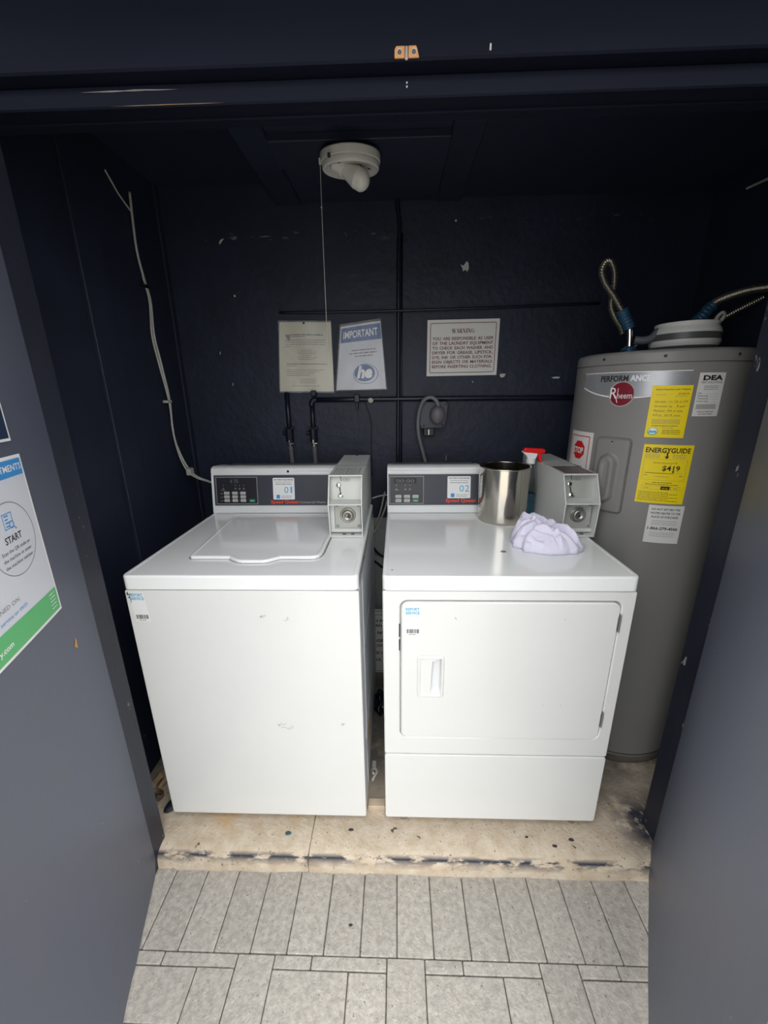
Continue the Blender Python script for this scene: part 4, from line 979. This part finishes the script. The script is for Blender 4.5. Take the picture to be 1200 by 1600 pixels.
# pipes (painted over)
def pipe(pts, r, name, lab, seg=12, n=6, m=M_pipe):
    b = B(); tube(b, spline(pts, n) if n > 1 else pts, r, seg); return tag(obj(name, b, m, None, smooth=True), lab, 'pipe')
YP = YB-0.011
cdt = pipe([(0.108, YB-0.012, 2.09), (0.110, YB-0.010, 2.06), (0.118, YB-0.009, 2.0), (0.1135, YB-0.009, 1.9), (0.112, YB-0.009, 1.5), (0.110, YB-0.009, 1.2), (0.108, YB-0.009, 0.95)], 0.0085, 'wall_conduit', 'navy painted vertical conduit running down the middle of the back wall')
b = B(); tube(b, [(0.127, YB-0.004, 1.98), (0.125, YB-0.004, 0.95)], 0.0035, 8); obj('companion_wire', b, M_pipe, cdt, smooth=True)
pipe([(-0.385, YB-0.012, 1.702), (-0.1, YB-0.016, 1.7), (0.112, YB-0.022, 1.7), (0.5, YB-0.016, 1.706), (0.93, YB-0.010, 1.715)], 0.0048, 'horizontal_wire', 'thin navy painted wire crossing the back wall above the notices', n=8)
def supply(x, top, lab, z_v=1.15):
    t = thing('water_valve', lab, 'valve', (x, YP, z_v))
    b = B(); tube(b, [(x, YP, top), (x, YP, z_v+0.03)], 0.0105, 12); obj('riser', b, M_pipe, t, smooth=True)
    b = B(); tube(b, [(x, YP-0.004, z_v+0.075), (x, YP-0.004, z_v+0.02)], 0.0175, 12); tube(b, [(x-0.018, YP, z_v+0.055), (x-0.032, YP, z_v+0.055)], 0.008, 10); box(b, x-0.024, x+0.022, YP-0.008, YP+0.004, z_v+0.070, z_v+0.082, 0.002, 1); obj('valve_body', b, M_pipe, t)
    b = B(); tube(b, [(x, YP-0.004, z_v+0.024), (x, YP-0.004, z_v-0.006)], 0.0085, 12); box(b, x-0.004, x+0.018, YP-0.022, YP-0.014, z_v+0.008, z_v+0.014, 0.001, 1); box(b, x-0.003, x+0.003, YP-0.022, YP-0.005, z_v+0.006, z_v+0.028, 0.001, 1); obj('valve_handle', b, M_chrome, t)
    b = B(); tube(b, spline([(x, YP-0.004, z_v-0.004), (x+0.002, YP-0.004, z_v-0.08), (x+0.006, YP-0.006, 1.0), (x+0.01, YP-0.01, 0.88)], 6), 0.0115, 12); obj('supply_hose', b, M_ghose, t, smooth=True)
    return t
supply(-0.381, 1.383, 'left water supply valve with steel handle on the back wall above the washing machine')
supply(-0.272, 1.345, 'right water supply valve with steel handle, below the painted pipe elbow')
p_ = pipe([(-0.272, YP, 1.325), (-0.272, YP, 1.338), (-0.262, YP, 1.349), (-0.25, YP, 1.350)], 0.012, 'pipe_elbow', 'navy painted pipe elbow above the right supply valve')
p_ = pipe([(-0.252, YP, 1.350), (0.2, YP, 1.350), (0.6, YP, 1.349), (0.90, YP, 1.348)], 0.0105, 'water_pipe', 'navy painted pipe running level across the back wall below the notices', n=3)
b = B(); box(b, -0.082, -0.058, YB-0.028, YB, 1.337, 1.372, 0.003, 1); box(b, -0.074, -0.066, YB-0.02, YB, 1.305, 1.34, 0.002, 1); obj('pipe_clip', b, M_pipe, p_)
b = B(); box(b, -0.272, -0.248, YB-0.028, YB, 1.366, 1.39, 0.003, 1); obj('pipe_clip', b, M_pipe, p_)
b = B(); disc_on(b, (-0.01, YP-0.009, 1.345), (0, -1, -0.4), [(0.012, 0), (0.01, 0.003), (0, 0.005)], 9); obj('paint_blob', b, M_chip, p_)
pipe([(-0.035, YB-0.004, 1.335), (-0.020, YB-0.004, 1.29), (-0.010, YB-0.004, 1.24), (-0.012, YB-0.004, 1.15), (-0.010, YB-0.004, 1.0)], 0.0025, 'thin_wire', 'thin navy painted wire hanging below the level pipe', seg=6)
# outlet with plug and cord
ol = thing('power_outlet', 'grey wall outlet box with a large round plug and looping grey cord above the dryer', 'outlet', (0.262, YB, 1.28))
oct_ = [(0.205, 1.236), (0.214, 1.224), (0.232, 1.224), (0.238, 1.230), (0.290, 1.230), (0.298, 1.224), (0.312, 1.232), (0.322, 1.262), (0.326, 1.325), (0.316, 1.338), (0.218, 1.338), (0.207, 1.326)]
b = B(); prism(b, oct_, 'y', YB-0.045, YB, 0.003); obj('outlet_box', b, M_ghose if False else mat('outlet_grey', (66, 68, 78), 0.5), ol)
for p in ((0.222, 1.236), (0.303, 1.238), (0.222, 1.326), (0.312, 1.326)):
    b = B(); disc_on(b, (p[0], YB-0.045, p[1]), (0, -1, 0), [(0.005, 0), (0.0045, 0.002), (0, 0.0026)], 12); obj('box_screw', b, M_black, ol)
b = B(); lathe(b, [(0, 0.052), (0.022, 0.050), (0.030, 0.040), (0.033, 0.0)], seg=28, sy=1.25, M=axis_matrix((0.279, YB-0.045, 1.282), (0, -1, 0)) @ Matrix.Rotation(0, 4, 'Z')); obj('plug', b, mat('plug_grey', (96, 92, 98), 0.45), ol, smooth=True)
b = B(); tube(b, spline([(0.281, YB-0.07, 1.30), (0.280, YB-0.075, 1.325), (0.268, YB-0.075, 1.347), (0.246, YB-0.075, 1.356), (0.222, YB-0.07, 1.346), (0.206, YB-0.06, 1.315), (0.198, YB-0.05, 1.27), (0.198, YB-0.05, 1.22), (0.207, YB-0.045, 1.17), (0.224, YB-0.04, 1.11), (0.236, YB-0.04, 1.05), (0.24, YB-0.04, 0.92)], 6), 0.0085, 12); obj('power_cord', b, mat('cord_grey', (104, 104, 110), 0.45), ol, smooth=True)
b = B(); box(b, 0.222, 0.270, YB-0.04, YB-0.004, 1.190, 1.226, 0.004, 2); obj('cable_clamp', b, M_black, ol)
b = B(); box(b, 0.2435, 0.2475, YB-0.043, YB-0.039, 1.195, 1.220, 0.001, 1); obj('clamp_screw', b, M_chrome, ol)
b = B(); tube(b, [(0.33, YB-0.004, 1.075), (0.33, YB-0.004, 1.10)], 0.003, 6); tag(obj('thin_wire', b, M_grey, None), 'short bare wire stub on the back wall behind the dryer console', 'wire')

# white cable pair on the left wall
wc = thing('wall_cable', 'pale twin cable hanging down the left wall to the washing machine', 'cable', (XL+0.01, 0.67, 2.06))
path1 = [(XL+0.006, 0.667, 2.061), (XL+0.008, 0.655, 1.98), (XL+0.008, 0.648, 1.88), (XL+0.009, 0.660, 1.80), (XL+0.008, 0.683, 1.72), (XL+0.009, 0.668, 1.60), (XL+0.010, 0.682, 1.50), (XL+0.011, 0.700, 1.36), (XL+0.011, 0.688, 1.26), (XL+0.013, 0.690, 1.19), (XL+0.024, 0.705, 1.115), (XL+0.045, 0.715, 1.06), (XL+0.085, 0.70, 1.035), (-0.705, 0.69, 1.02), (-0.652, 0.68, 1.00)]
b = B(); tube(b, spline(path1, 8), 0.0042, 10); obj('cable', b, M_cable, wc, smooth=True)
path2 = [(p[0]+0.002+0.003*math.sin(i), p[1]-0.012-0.006*math.sin(i*1.3), p[2]) for i, p in enumerate(path1)][3:]
b = B(); tube(b, spline(path2, 8), 0.0036, 10); obj('cable', b, M_cable, wc, smooth=True)
b = B(); tube(b, [(XL+0.006, 0.655, 2.0), (XL+0.005, 0.60, 2.03), (XL+0.004, 0.55, 2.075)], 0.0025, 6); obj('nail_wire', b, M_cable, wc)
for (py, pz) in ((0.690, 1.353), (0.662, 1.765)):
    b = B(); box(b, XL, XL+0.020, py-0.024, py+0.012, pz-0.005, pz+0.005, 0.002, 1); obj('cable_clip', b, M_cable if pz < 1.5 else M_black, wc)
b = B(); box(b, XL+0.035, XL+0.056, 0.69, 0.725, 1.045, 1.075, 0.004, 1); obj('cable_clip', b, M_cable, wc)
b = B(); tube(b, [(XR-0.003, 0.70, 2.036), (XR-0.003, 0.62, 2.028), (XR-0.003, 0.5, 2.02)], 0.004, 8); tag(obj('cable_stub', b, M_cable, None), 'short pale cable high on the right wall', 'cable')

# =================================================================== CEILING LIGHT
lf = thing('ceiling_light', 'round white ceiling lamp holder with one bare bulb and a pull cord', 'lamp', (-0.034, 0.49, 2.079))
c0 = (-0.034, 0.485, 2.066)
b = B(); lathe(b, [(0, 0.0), (0.090, 0.0), (0.091, -0.004), (0.090, -0.020), (0.0895, -0.022), (0.085, -0.022), (0.0845, -0.024), (0.087, -0.025), (0.086, -0.036), (0.083, -0.040), (0.078, -0.040), (0.077, -0.034), (0, -0.031)], c0, 64); obj('base', b, M_plastic, lf, smooth=True, wn=True)
for p in ((0.03, -0.02), (0.055, 0.01), (-0.03, -0.05)):
    b = B(); lathe(b, [(0, -0.035), (0.0045, -0.034), (0.005, -0.031)], (c0[0]+p[0], c0[1]+p[1], c0[2]), 12); obj('base_screw', b, M_heatd, lf)
b = B(); box(b, c0[0]-0.058, c0[0]-0.050, c0[1]-0.084, c0[1]-0.076, 2.036, 2.046, 0.001, 1); obj('side_hole', b, M_heatd, lf)
Ml = Matrix.Translation(c0) @ Matrix.Rotation(rad(8), 4, 'X') @ Matrix.Translation(c0).inverted()
for o_l in lf.children: o_l.data.transform(Ml)
A0 = Vector((-0.0816, 0.470, 2.0386)); A1 = Vector((-0.006, 0.465, 1.994)); ax = (A1-A0).normalized()
Mx = axis_matrix(A0, ax)
b = B(); lathe(b, [(0, 0.0), (0.020, 0.0), (0.0215, 0.004), (0.0215, 0.034), (0.0195, 0.036), (0.0, 0.036)], seg=28, M=Mx); obj('socket', b, M_plastic, lf, smooth=True, wn=True)
b = B(); lathe(b, [(0, 0.030), (0.0155, 0.030), (0.0185, 0.038), (0.0215, 0.050), (0.0262, 0.066), (0.0295, 0.078)], seg=36, M=Mx); bl = obj('bulb_collar', b, M_plastic, lf, smooth=True)
b = B(); lathe(b, [(0.0290, 0.0775)]+[(0.0305*math.sin(a), 0.088+0.0305*-math.cos(a)) for a in [rad(110+i*7) for i in range(0, 10)]]+[(0, 0.1185)], seg=36, M=Mx); obj('bulb', b, M_bulb, lf, smooth=True)
b = B(); tube(b, [(-0.125, 0.478, 2.052), (-0.118, 0.480, 2.052)], 0.006, 8); tube(b, [(-0.125, 0.478, 2.055), (-0.125, 0.478, 2.04)], 0.004, 8); obj('cord_guide', b, M_plastic, lf)
b = B(); tube(b, [(-0.125, 0.478, 2.045), (-0.127, 0.478, 1.9), (-0.129, 0.478, 1.62), (-0.131, 0.478, 1.49)], 0.0011, 6); lathe(b, [(0, -0.004), (0.003, 0), (0, 0.004)], (-0.127, 0.478, 1.93), 8); obj('pull_cord', b, M_cable, lf)

# =================================================================== ON THE DRYER
ZT = 0.9105
pot = thing('steel_pot', 'open stainless steel canister pot on the dryer beside the console', 'pot', (0.5035, 0.498, ZT))
pc = (0.5035, 0.498, ZT); PR = 0.0885; PH = 0.205
b = B(); lathe(b, [(0, 0.002), (PR-0.010, 0.0005), (PR-0.004, 0.003), (PR, 0.010), (PR-0.0003, 0.030), (PR+0.0004, 0.033), (PR-0.0002, 0.036), (PR-0.0005, PH-0.004), (PR-0.002, PH-0.002), (PR-0.0025, 0.012), (PR-0.008, 0.005), (0, 0.005)], pc, 96); obj('body', b, M_steel, pot, smooth=True, wn=True)
b = B(); prof = [(PR+0.0015+0.003*math.cos(a), PH-0.001+0.003*math.sin(a)) for a in [2*PI*i/10 for i in range(10)]]; lathe(b, prof, pc, 96, closed=True); obj('rolled_rim', b, M_steel, pot, smooth=True)
b = B(); box(b, pc[0]-0.0008, pc[0]+0.0008, pc[1]-PR-0.0006, pc[1]-PR+0.001, ZT+0.036, ZT+PH-0.006)
for v in b.verts: v.co.x += 0.040; v.co.y = pc[1]-math.sqrt(max(0, (PR+0.0004)**2-(v.co.x-pc[0])**2))-(0.0006 if v.co.y < pc[1]-PR else -0.001)
obj('weld_seam', b, M_dull, pot)
for th in (-78, 84):
    b = B(); a = rad(th); n = Vector((math.sin(a), -math.cos(a), 0)); disc_on(b, Vector(pc)+n*(PR)+Vector((0, 0, 0.055)), n, [(0.006, 0), (0.005, 0.003), (0, 0.004)], 12); obj('rivet', b, M_steel, pot, smooth=True)

sb = thing('spray_bottle', 'clear spray bottle of blue liquid with a red trigger, behind the steel pot', 'bottle', (0.612, 0.551, ZT))
c = (0.612, 0.551, ZT); K = dict(sx=1.0, sy=1.0)
outp = [(0, 0.001), (0.026, 0.001), (0.0325, 0.006), (0.0335, 0.020), (0.0335, 0.085), (0.0325, 0.100), (0.029, 0.118), (0.023, 0.140), (0.0175, 0.158), (0.0145, 0.168), (0.0140, 0.178)]
outp = [(r, z*1.2) for r, z in outp]
inp = [(r-0.0012 if r > 0 else 0, z+0.0012*(1 if i < 2 else 0)) for i, (r, z) in enumerate(outp)]
b = B(); lathe(b, outp+inp[::-1], c, 40, sx=0.94); obj('bottle', b, M_clear, sb, smooth=True)
b = B(); lathe(b, [(0, 0.0030), (0.0235, 0.0030), (0.0308, 0.0080), (0.0316, 0.020), (0.0316, 0.088), (0, 0.088)], c, 40, sx=0.94); obj('liquid', b, M_liquid, sb, smooth=True, wn=True)
b = B(); tube(b, [(c[0], c[1], ZT+0.01), (c[0], c[1], ZT+0.205)], 0.0022, 8); obj('dip_tube', b, M_plastic, sb)
dd = Decal(lambda x, y, o: (c[0]+(0.0337+o)*math.sin(x/0.0337-0.9), c[1]-(0.0337+o)*math.cos(x/0.0337-0.9), ZT+0.025+y)); dd.sheet(0, 0, 0.018, 0.040, M_white, nx=5, t=0.0003)
for i in range(4): dd.add(scrawl(0.022, 0.050, 0.040+i*0.008, 0.004, i), M_heatd)
dd.build('bottle_label', sb)
b = B(); lathe(b, [(0.0155, 0.204), (0.0165, 0.206), (0.0165, 0.222), (0.014, 0.224), (0, 0.224)], c, 28); obj('collar', b, M_white, sb, smooth=True, wn=True)
hz = ZT+0.224
b = B(); prism(b, [(c[0]-0.014, hz-0.002), (c[0]+0.014, hz-0.002), (c[0]+0.016, hz+0.010), (c[0]+0.022, hz+0.022), (c[0]-0.036, hz+0.028), (c[0]-0.034, hz+0.021), (c[0]-0.020, hz+0.014)], 'y', c[1]-0.010, c[1]+0.010, 0.002); obj('spray_head', b, M_white, sb)
b = B(); prism(b, [(c[0]-0.034, hz+0.024), (c[0]-0.027, hz+0.040), (c[0]+0.042, hz+0.036), (c[0]+0.048, hz+0.031), (c[0]+0.046, hz+0.020), (c[0]+0.02, hz+0.018)], 'y', c[1]-0.0115, c[1]+0.0115, 0.0025); obj('spray_cap', b, M_rplastic, sb)
b = B(); prism(b, [(c[0]+0.022, hz+0.020), (c[0]+0.035, hz+0.018), (c[0]+0.039, hz-0.004), (c[0]+0.042, hz-0.018), (c[0]+0.034, hz-0.018), (c[0]+0.028, hz-0.006)], 'y', c[1]-0.007, c[1]+0.007, 0.002); obj('trigger', b, M_rplastic, sb)

# crumpled towel
def towel():
    bm = B(); cx_, cy2 = 0.562, 0.232; NR, NA = 60, 180
    foot = {0: 0.075, 20: 0.088, 45: 0.072, 70: 0.100, 95: 0.108, 120: 0.105, 145: 0.090, 165: 0.092, 180: 0.088, 195: 0.098, 210: 0.085, 222: 0.098, 236: 0.088, 255: 0.088, 275: 0.092, 300: 0.100, 318: 0.116, 335: 0.124, 348: 0.092, 360: 0.075}
    ks = sorted(foot)
    def fr(a):
        a %= 360
        for k0, k1 in zip(ks, ks[1:]):
            if k0 <= a <= k1:
                t = (a-k0)/(k1-k0); t = t*t*(3-2*t); return foot[k0]*(1-t)+foot[k1]*t
    def ridge(x, y, ax_, ay, bx_, by, w_, h):
        d_ = Vector((bx_-ax_, by-ay)); L = d_.length; u = ((x-ax_)*d_.x+(y-ay)*d_.y)/L; v = ((x-ax_)*-d_.y+(y-ay)*d_.x)/L
        k = sm(-0.02, 0.01, u)*sm(L+0.02, L-0.01, u); return h*k*math.exp(-(v/w_)**2)
    def hf(x, y, q):
        # q = 0 centre .. 1 rim
        body = 0.078*(max(0, 1-q**2.6))**0.75
        lump = 0.86+0.22*noise.noise(Vector((x*11, y*11, 2)))+0.9*(0.575-x)
        # higher towards the back, by the coin box
        body *= lump*(0.70+2.6*(y-0.17)) if y > 0.10 else lump*0.55
        u = (x*0.72-y*0.69); v = (x*0.69+y*0.72)
        wr = 0.013*(1-min(1, abs(noise.noise(Vector((u*7, v*17, 5))))*3.0))+0.004*(1-min(1, abs(noise.noise(Vector((u*22, v*15, 9))))*2.6))
        h = body+wr*min(1, (1-q)*5)*(0.5+0.5*q)
        h += ridge(x, y, 0.545, 0.315, 0.645, 0.170, 0.007, 0.012)*min(1, (1-q)*4)
        h -= ridge(x, y, 0.540, 0.298, 0.640, 0.158, 0.005, 0.012)*min(1, (1-q)*4)
        h -= ridge(x, y, 0.500, 0.205, 0.575, 0.225, 0.006, 0.014)*min(1, (1-q)*4)
        h += ridge(x, y, 0.485, 0.190, 0.560, 0.195, 0.010, 0.010)*min(1, (1-q)*4)
        h += ridge(x, y, 0.480, 0.250, 0.52, 0.29, 0.010, 0.014)*min(1, (1-q)*4)
        e = min(1, (1-q)*4)
        for a0, b0, a1, b1, w0, h0 in ((0.50, 0.30, 0.56, 0.20, 0.004, 0.009), (0.52, 0.20, 0.60, 0.165, 0.004, 0.008), (0.60, 0.29, 0.66, 0.20, 0.005, 0.009), (0.48, 0.235, 0.54, 0.245, 0.004, 0.010),
                                       (0.575, 0.19, 0.585, 0.140, 0.004, 0.009), (0.615, 0.20, 0.655, 0.155, 0.004, 0.008), (0.53, 0.26, 0.60, 0.235, 0.0035, 0.007), (0.50, 0.175, 0.53, 0.150, 0.004, 0.007)):
            h -= ridge(x, y, a0, b0, a1, b1, w0, h0)*e
            h += ridge(x, y, a0+0.008, b0+0.004, a1+0.008, b1+0.004, w0*1.3, h0*0.8)*e
        h += 0.0022*(1-min(1, abs(noise.noise(Vector((u*48, v*36, 12))))*3))*e
        return max(0.0, h)
    ctr = bm.verts.new((cx_, cy2, ZT+0.0008+hf(cx_, cy2, 0))); prev = None
    for r in range(1, NR+1):
        q = r/NR; row = []
        for k in range(NA):
            a = 360*k/NA; R = fr(a)*(1+0.035*noise.noise(Vector((math.cos(rad(a))*5, math.sin(rad(a))*5, 3)))); qq = min(1, q*1.06)
            x = cx_+R*qq*math.cos(rad(a)); y = cy2+R*qq*math.sin(rad(a))
            edge = 0.006*math.sqrt(max(0, 1-max(0, (q-0.93)/0.07)**2)) if q > 0.93 else 0.006
            row.append(bm.verts.new((x, y, ZT+0.0008+hf(x, y, min(1, q))+edge)))
        if prev is None:
            for k in range(NA): bm.faces.new((ctr, row[k], row[(k+1) % NA]))
        else:
            for k in range(NA): bm.faces.new((prev[k], row[k], row[(k+1) % NA], prev[(k+1) % NA]))
        prev = row
    bm.faces.new(prev[::-1])
    return obj('towel', bm, M_cloth, None, smooth=True)
tag(towel(), 'crumpled white towel on the dryer in front of its coin box', 'towel')

# =================================================================== DOOR POSTERS (left leaf)
ps = Decal(lambda x, y, o: dlmap(0.133-x, 0.952+y, o))
PW, PHt = 0.46, 0.328       # extends left, out of the photograph
ps.sheet(-PW, 0, 0, PHt, M_white, nx=12, t=0.0015)
o_p = ps.mp; ps.mp = lambda x, y, k: o_p(x, y, k+0.0015)
ps.add(rect(-PW+0.006, 0.006, -0.006, PHt-0.006, 10), M_sheet)
ps.add(rect(-PW+0.006, 0.248+0.0, -0.006, PHt-0.006, 10), M_sky, 2) if False else ps.add(rect(-PW+0.006, 0.292, -0.006, PHt-0.006, 10), M_sky, 2)
ps.add(rect(-PW+0.006, 0.006, -0.006, 0.053, 10), M_green, 2)
ps.add(T('APARTMENTS', -0.009, 0.302, 0.0115, 0.112, al='r', bold=0.01), M_white, 3)
ps.add(ringp(-0.088, 0.188, 0.0655, 0.067, 48), M_grey, 2).add(ringp(-0.225, 0.188, 0.0655, 0.067, 48), M_grey, 2)
ps.add(rect(-0.160, 0.180, -0.153, 0.197), M_sheet, 3)
ps.add(frame(-0.104, 0.208, -0.076, 0.236, 0.0016), M_sky, 2).add(rect(-0.100, 0.2135, -0.080, 0.2305), M_sheet, 3).add(ringp(-0.083, 0.214, 0.005, 0.007, 18), M_sky, 4).add(stroke((-0.078, 0.209), (-0.072, 0.203), 0.002), M_sky, 4)
for i in range(4): ps.add(rect(-0.099+0.0*i, 0.212+i*0.006, -0.090+0.003*(i % 2), 0.2145+i*0.006), M_sky, 4)
ps.add(T('START', -0.088, 0.184, 0.0125, 0.050, bold=0.015), M_ink, 3)
for i, s in enumerate(('Scan the QR code on', 'the machine or enter', 'the machine number')): ps.add(T(s, -0.088, 0.168-i*0.0125, 0.0066, 0.086, bold=0.0), M_ink, 3)
ps.add(T('ADD', -0.225, 0.184, 0.0125, 0.03, bold=0.015), M_ink, 3)
ps.add(T('BEING TURNED ON', -0.122, 0.083, 0.0078, 0.128, al='r', bold=0.0), M_grey, 3).add(T('with cell service or WiFi', -0.104, 0.064, 0.0075, 0.128, al='r', bold=0.0), M_sky, 3)
ps.add(T('laundry.com', -0.168, 0.021, 0.0100, 0.078, al='r', bold=0.02), M_white, 3)
for i in range(5): ps.add(scrawl(-0.034, -0.012, 0.045-i*0.0075, 0.0035, i, t=0.0016), M_white, 3)
tag(ps.build('laundry_poster'), 'white poster with blue top band and green bottom band on the left door', 'poster')
ps = Decal(lambda x, y, o: dlmap(0.147-x, 1.306+y, o))
ps.sheet(-0.40, 0, 0, 0.30, M_white, nx=12, t=0.0015); o_q = ps.mp; ps.mp = lambda x, y, k: o_q(x, y, k+0.0015)
ps.add(rect(-0.395, 0.005, -0.005, 0.295, 10), mat('sign_navy', (36, 52, 78), 0.4)); tag(ps.build('door_sign'), 'dark blue sign with a white border, above the laundry poster', 'sign')

# =================================================================== FLOOR BITS
# board standing behind the machines
bd = Decal(plane_map((-0.20, 0.752, 0.004), (1, 0, 0), (0, 0.03, 1))); bd.sheet(0, 0, 0.42, 0.358, M_paper, t=0.005)
o_b = bd.mp; bd.mp = lambda x, y, k: o_b(x, y, k+0.005)
bd.add(frame(0.008, 0.008, 0.412, 0.350, 0.003), M_ink).add(rect(0.012, 0.326, 0.408, 0.329), M_grey)
for i, s in enumerate(('NEVER WASH PLASTIC, RUBBER', 'OR DYES. CLEAN LINT AFTER FIRST', 'USE. WE ARE NOT RESPONSIBLE', 'FOR DAMAGED CLOTHING', 'OR LOCATION.', 'PLEASE CLEAN UP', 'CALL 1-800-'  )):
    zz = (0.288, 0.262, 0.222, 0.178, 0.150, 0.108, 0.070)[i]
    bd.add(T(s, 0.235, zz, 0.0145, 0.36 if i < 4 else 0.17, 'c', bold=0.03), M_ink)
tag(bd.build('notice_board'), 'white printed board standing on the floor behind the gap between the machines', 'sign')
b = B()
tube(b, spline([(-0.06, 0.852, 0.70), (-0.02, 0.851, 0.66), (0.02, 0.851, 0.61), (0.08, 0.852, 0.585)], 5), 0.006, 8); tube(b, spline([(-0.05, 0.851, 0.60), (0.0, 0.851, 0.57), (0.03, 0.851, 0.545), (0.08, 0.852, 0.52)], 5), 0.006, 8)
tag(obj('black_cord', b, M_black, None, smooth=True), 'black cords running along the back wall in the gap between the machines', 'cord')
b = B()
tube(b, spline([(-0.005, 0.735, 0.93), (0.02, 0.75, 0.935), (0.06, 0.74, 0.945)], 5), 0.0035, 8); tube(b, spline([(0.066, 0.75, 0.93), (0.045, 0.76, 0.86), (0.015, 0.775, 0.79), (-0.01, 0.78, 0.74)], 6), 0.004, 8); tube(b, spline([(0.05, 0.77, 0.95), (0.03, 0.78, 0.86), (0.005, 0.79, 0.78)], 6), 0.004, 8)
tag(obj('pale_cable', b, M_cable, None, smooth=True), 'pale cables draped between the tops of the two machines', 'cable')
b = B(); r = bmesh.ops.create_icosphere(b, subdivisions=4, radius=1)
for v in b.verts:
    k = 1+0.28*noise.noise(v.co*2.2)+0.12*noise.noise(v.co*6); v.co = Vector((0.030+v.co.x*0.028*k, 0.50+v.co.y*0.06*k, max(0.001, 0.045+v.co.z*0.046*k)))
tag(obj('plastic_bag', b, mat('bag_black', (22, 24, 30), 0.25), None, smooth=True), 'crumpled black plastic bag on the floor deep between the machines', 'bag')
b = B(); tube(b, spline([(0.010, 0.15, 0.006), (0.018, 0.165, 0.012), (0.026, 0.185, 0.010), (0.016, 0.20, 0.008), (0.008, 0.19, 0.012), (0.014, 0.17, 0.018)], 6), 0.0045, 8)
box(b, 0.006, 0.022, 0.20, 0.235, 0.001, 0.007, 0.002, 1)
tag(obj('plastic_clip', b, M_plastic, None, smooth=False), 'small white plastic clip on the floor between the machines', 'clip')
b = B(); box(b, 0.002, 0.061, 0.045, 0.075, 0.0005, 0.020, 0.002, 1); tag(obj('wood_strip', b, mat('pale_wood', (190, 172, 150), 0.8, var=0.1, vscale=20), None), 'short pale wooden strip lying between the fronts of the two machines', 'wood')
b = B(); r = bmesh.ops.create_icosphere(b, subdivisions=4, radius=1)
for v in b.verts:
    v.co = Vector((v.co.x*0.020, v.co.y*0.042, max(-0.9, v.co.z)*0.012)); 
for v in b.verts:
    a = rad(-28); v.co = Vector((-0.676+v.co.x*math.cos(a)-v.co.y*math.sin(a), 0.052+v.co.x*math.sin(a)+v.co.y*math.cos(a), 0.0115+v.co.z))
tag(obj('rubber_pad', b, mat('dark_rubber', (28, 30, 42), 0.6), None, smooth=True), 'dark rounded rubber pad on the floor at the front left corner of the washing machine', 'pad')
# broken timber offcut by the left wall
b = B(); tube(b, spline([(-0.795, 0.10, 0.014), (-0.775, 0.17, 0.018), (-0.745, 0.25, 0.020), (-0.70, 0.33, 0.016)], 6), 0.013, 7, rf=lambda i: 0.012+0.003*math.sin(i*1.9)); tube(b, spline([(-0.765, 0.10, 0.010), (-0.755, 0.16, 0.012), (-0.72, 0.22, 0.012)], 5), 0.008, 7)
tag(obj('timber_offcut', b, M_wood, None), 'weathered timber offcut on the floor left of the washing machine', 'wood')
b = B(); lathe(b, [(0.013, 0.0), (0.017, 0.004), (0.017, 0.014), (0.012, 0.016), (0.009, 0.012), (0.009, 0.002)], (-0.750, 0.075, 0.0008), 20, closed=True); tag(obj('drain_cap', b, mat('rust_brown', (96, 78, 60), 0.7), None, smooth=True), 'small rusty ring beside the timber offcut', 'ring')
# dead leaf crumbs on the pad and pavers
for i, (x, y, z, s) in enumerate(((-0.255, -0.035, 0.0012, 0.011), (-0.05, -0.02, 0.0012, 0.008), (0.66, -0.035, 0.0012, 0.009), (0.60, -0.055, 0.0012, 0.008), (0.52, -0.03, 0.0012, 0.006), (-0.03, -0.235, -0.058, 0.006))):
    b = B(); lathe(b, [(0, 0.003), (s*0.6, 0.002), (s, 0)], (x, y, z), 9, sx=1, sy=0.6)
    for v in b.verts: v.co.x += s*0.35*noise.noise(v.co*200+Vector((i, 0, 0)))
    tag(obj('debris_speck', b, M_heatd if i != 0 else mat('teal_chip', (50, 82, 86), 0.6), None), ['teal paint crumb near the slab joint', 'small dark crumb right of the slab joint', 'dark crumb nearest the dryer front right foot', 'dark crumb left of the dryer front right foot, nearer the slab edge', 'smallest dark crumb on the slab in front of the dryer', 'dark leaf crumb on the grey pavers'][i], 'debris')
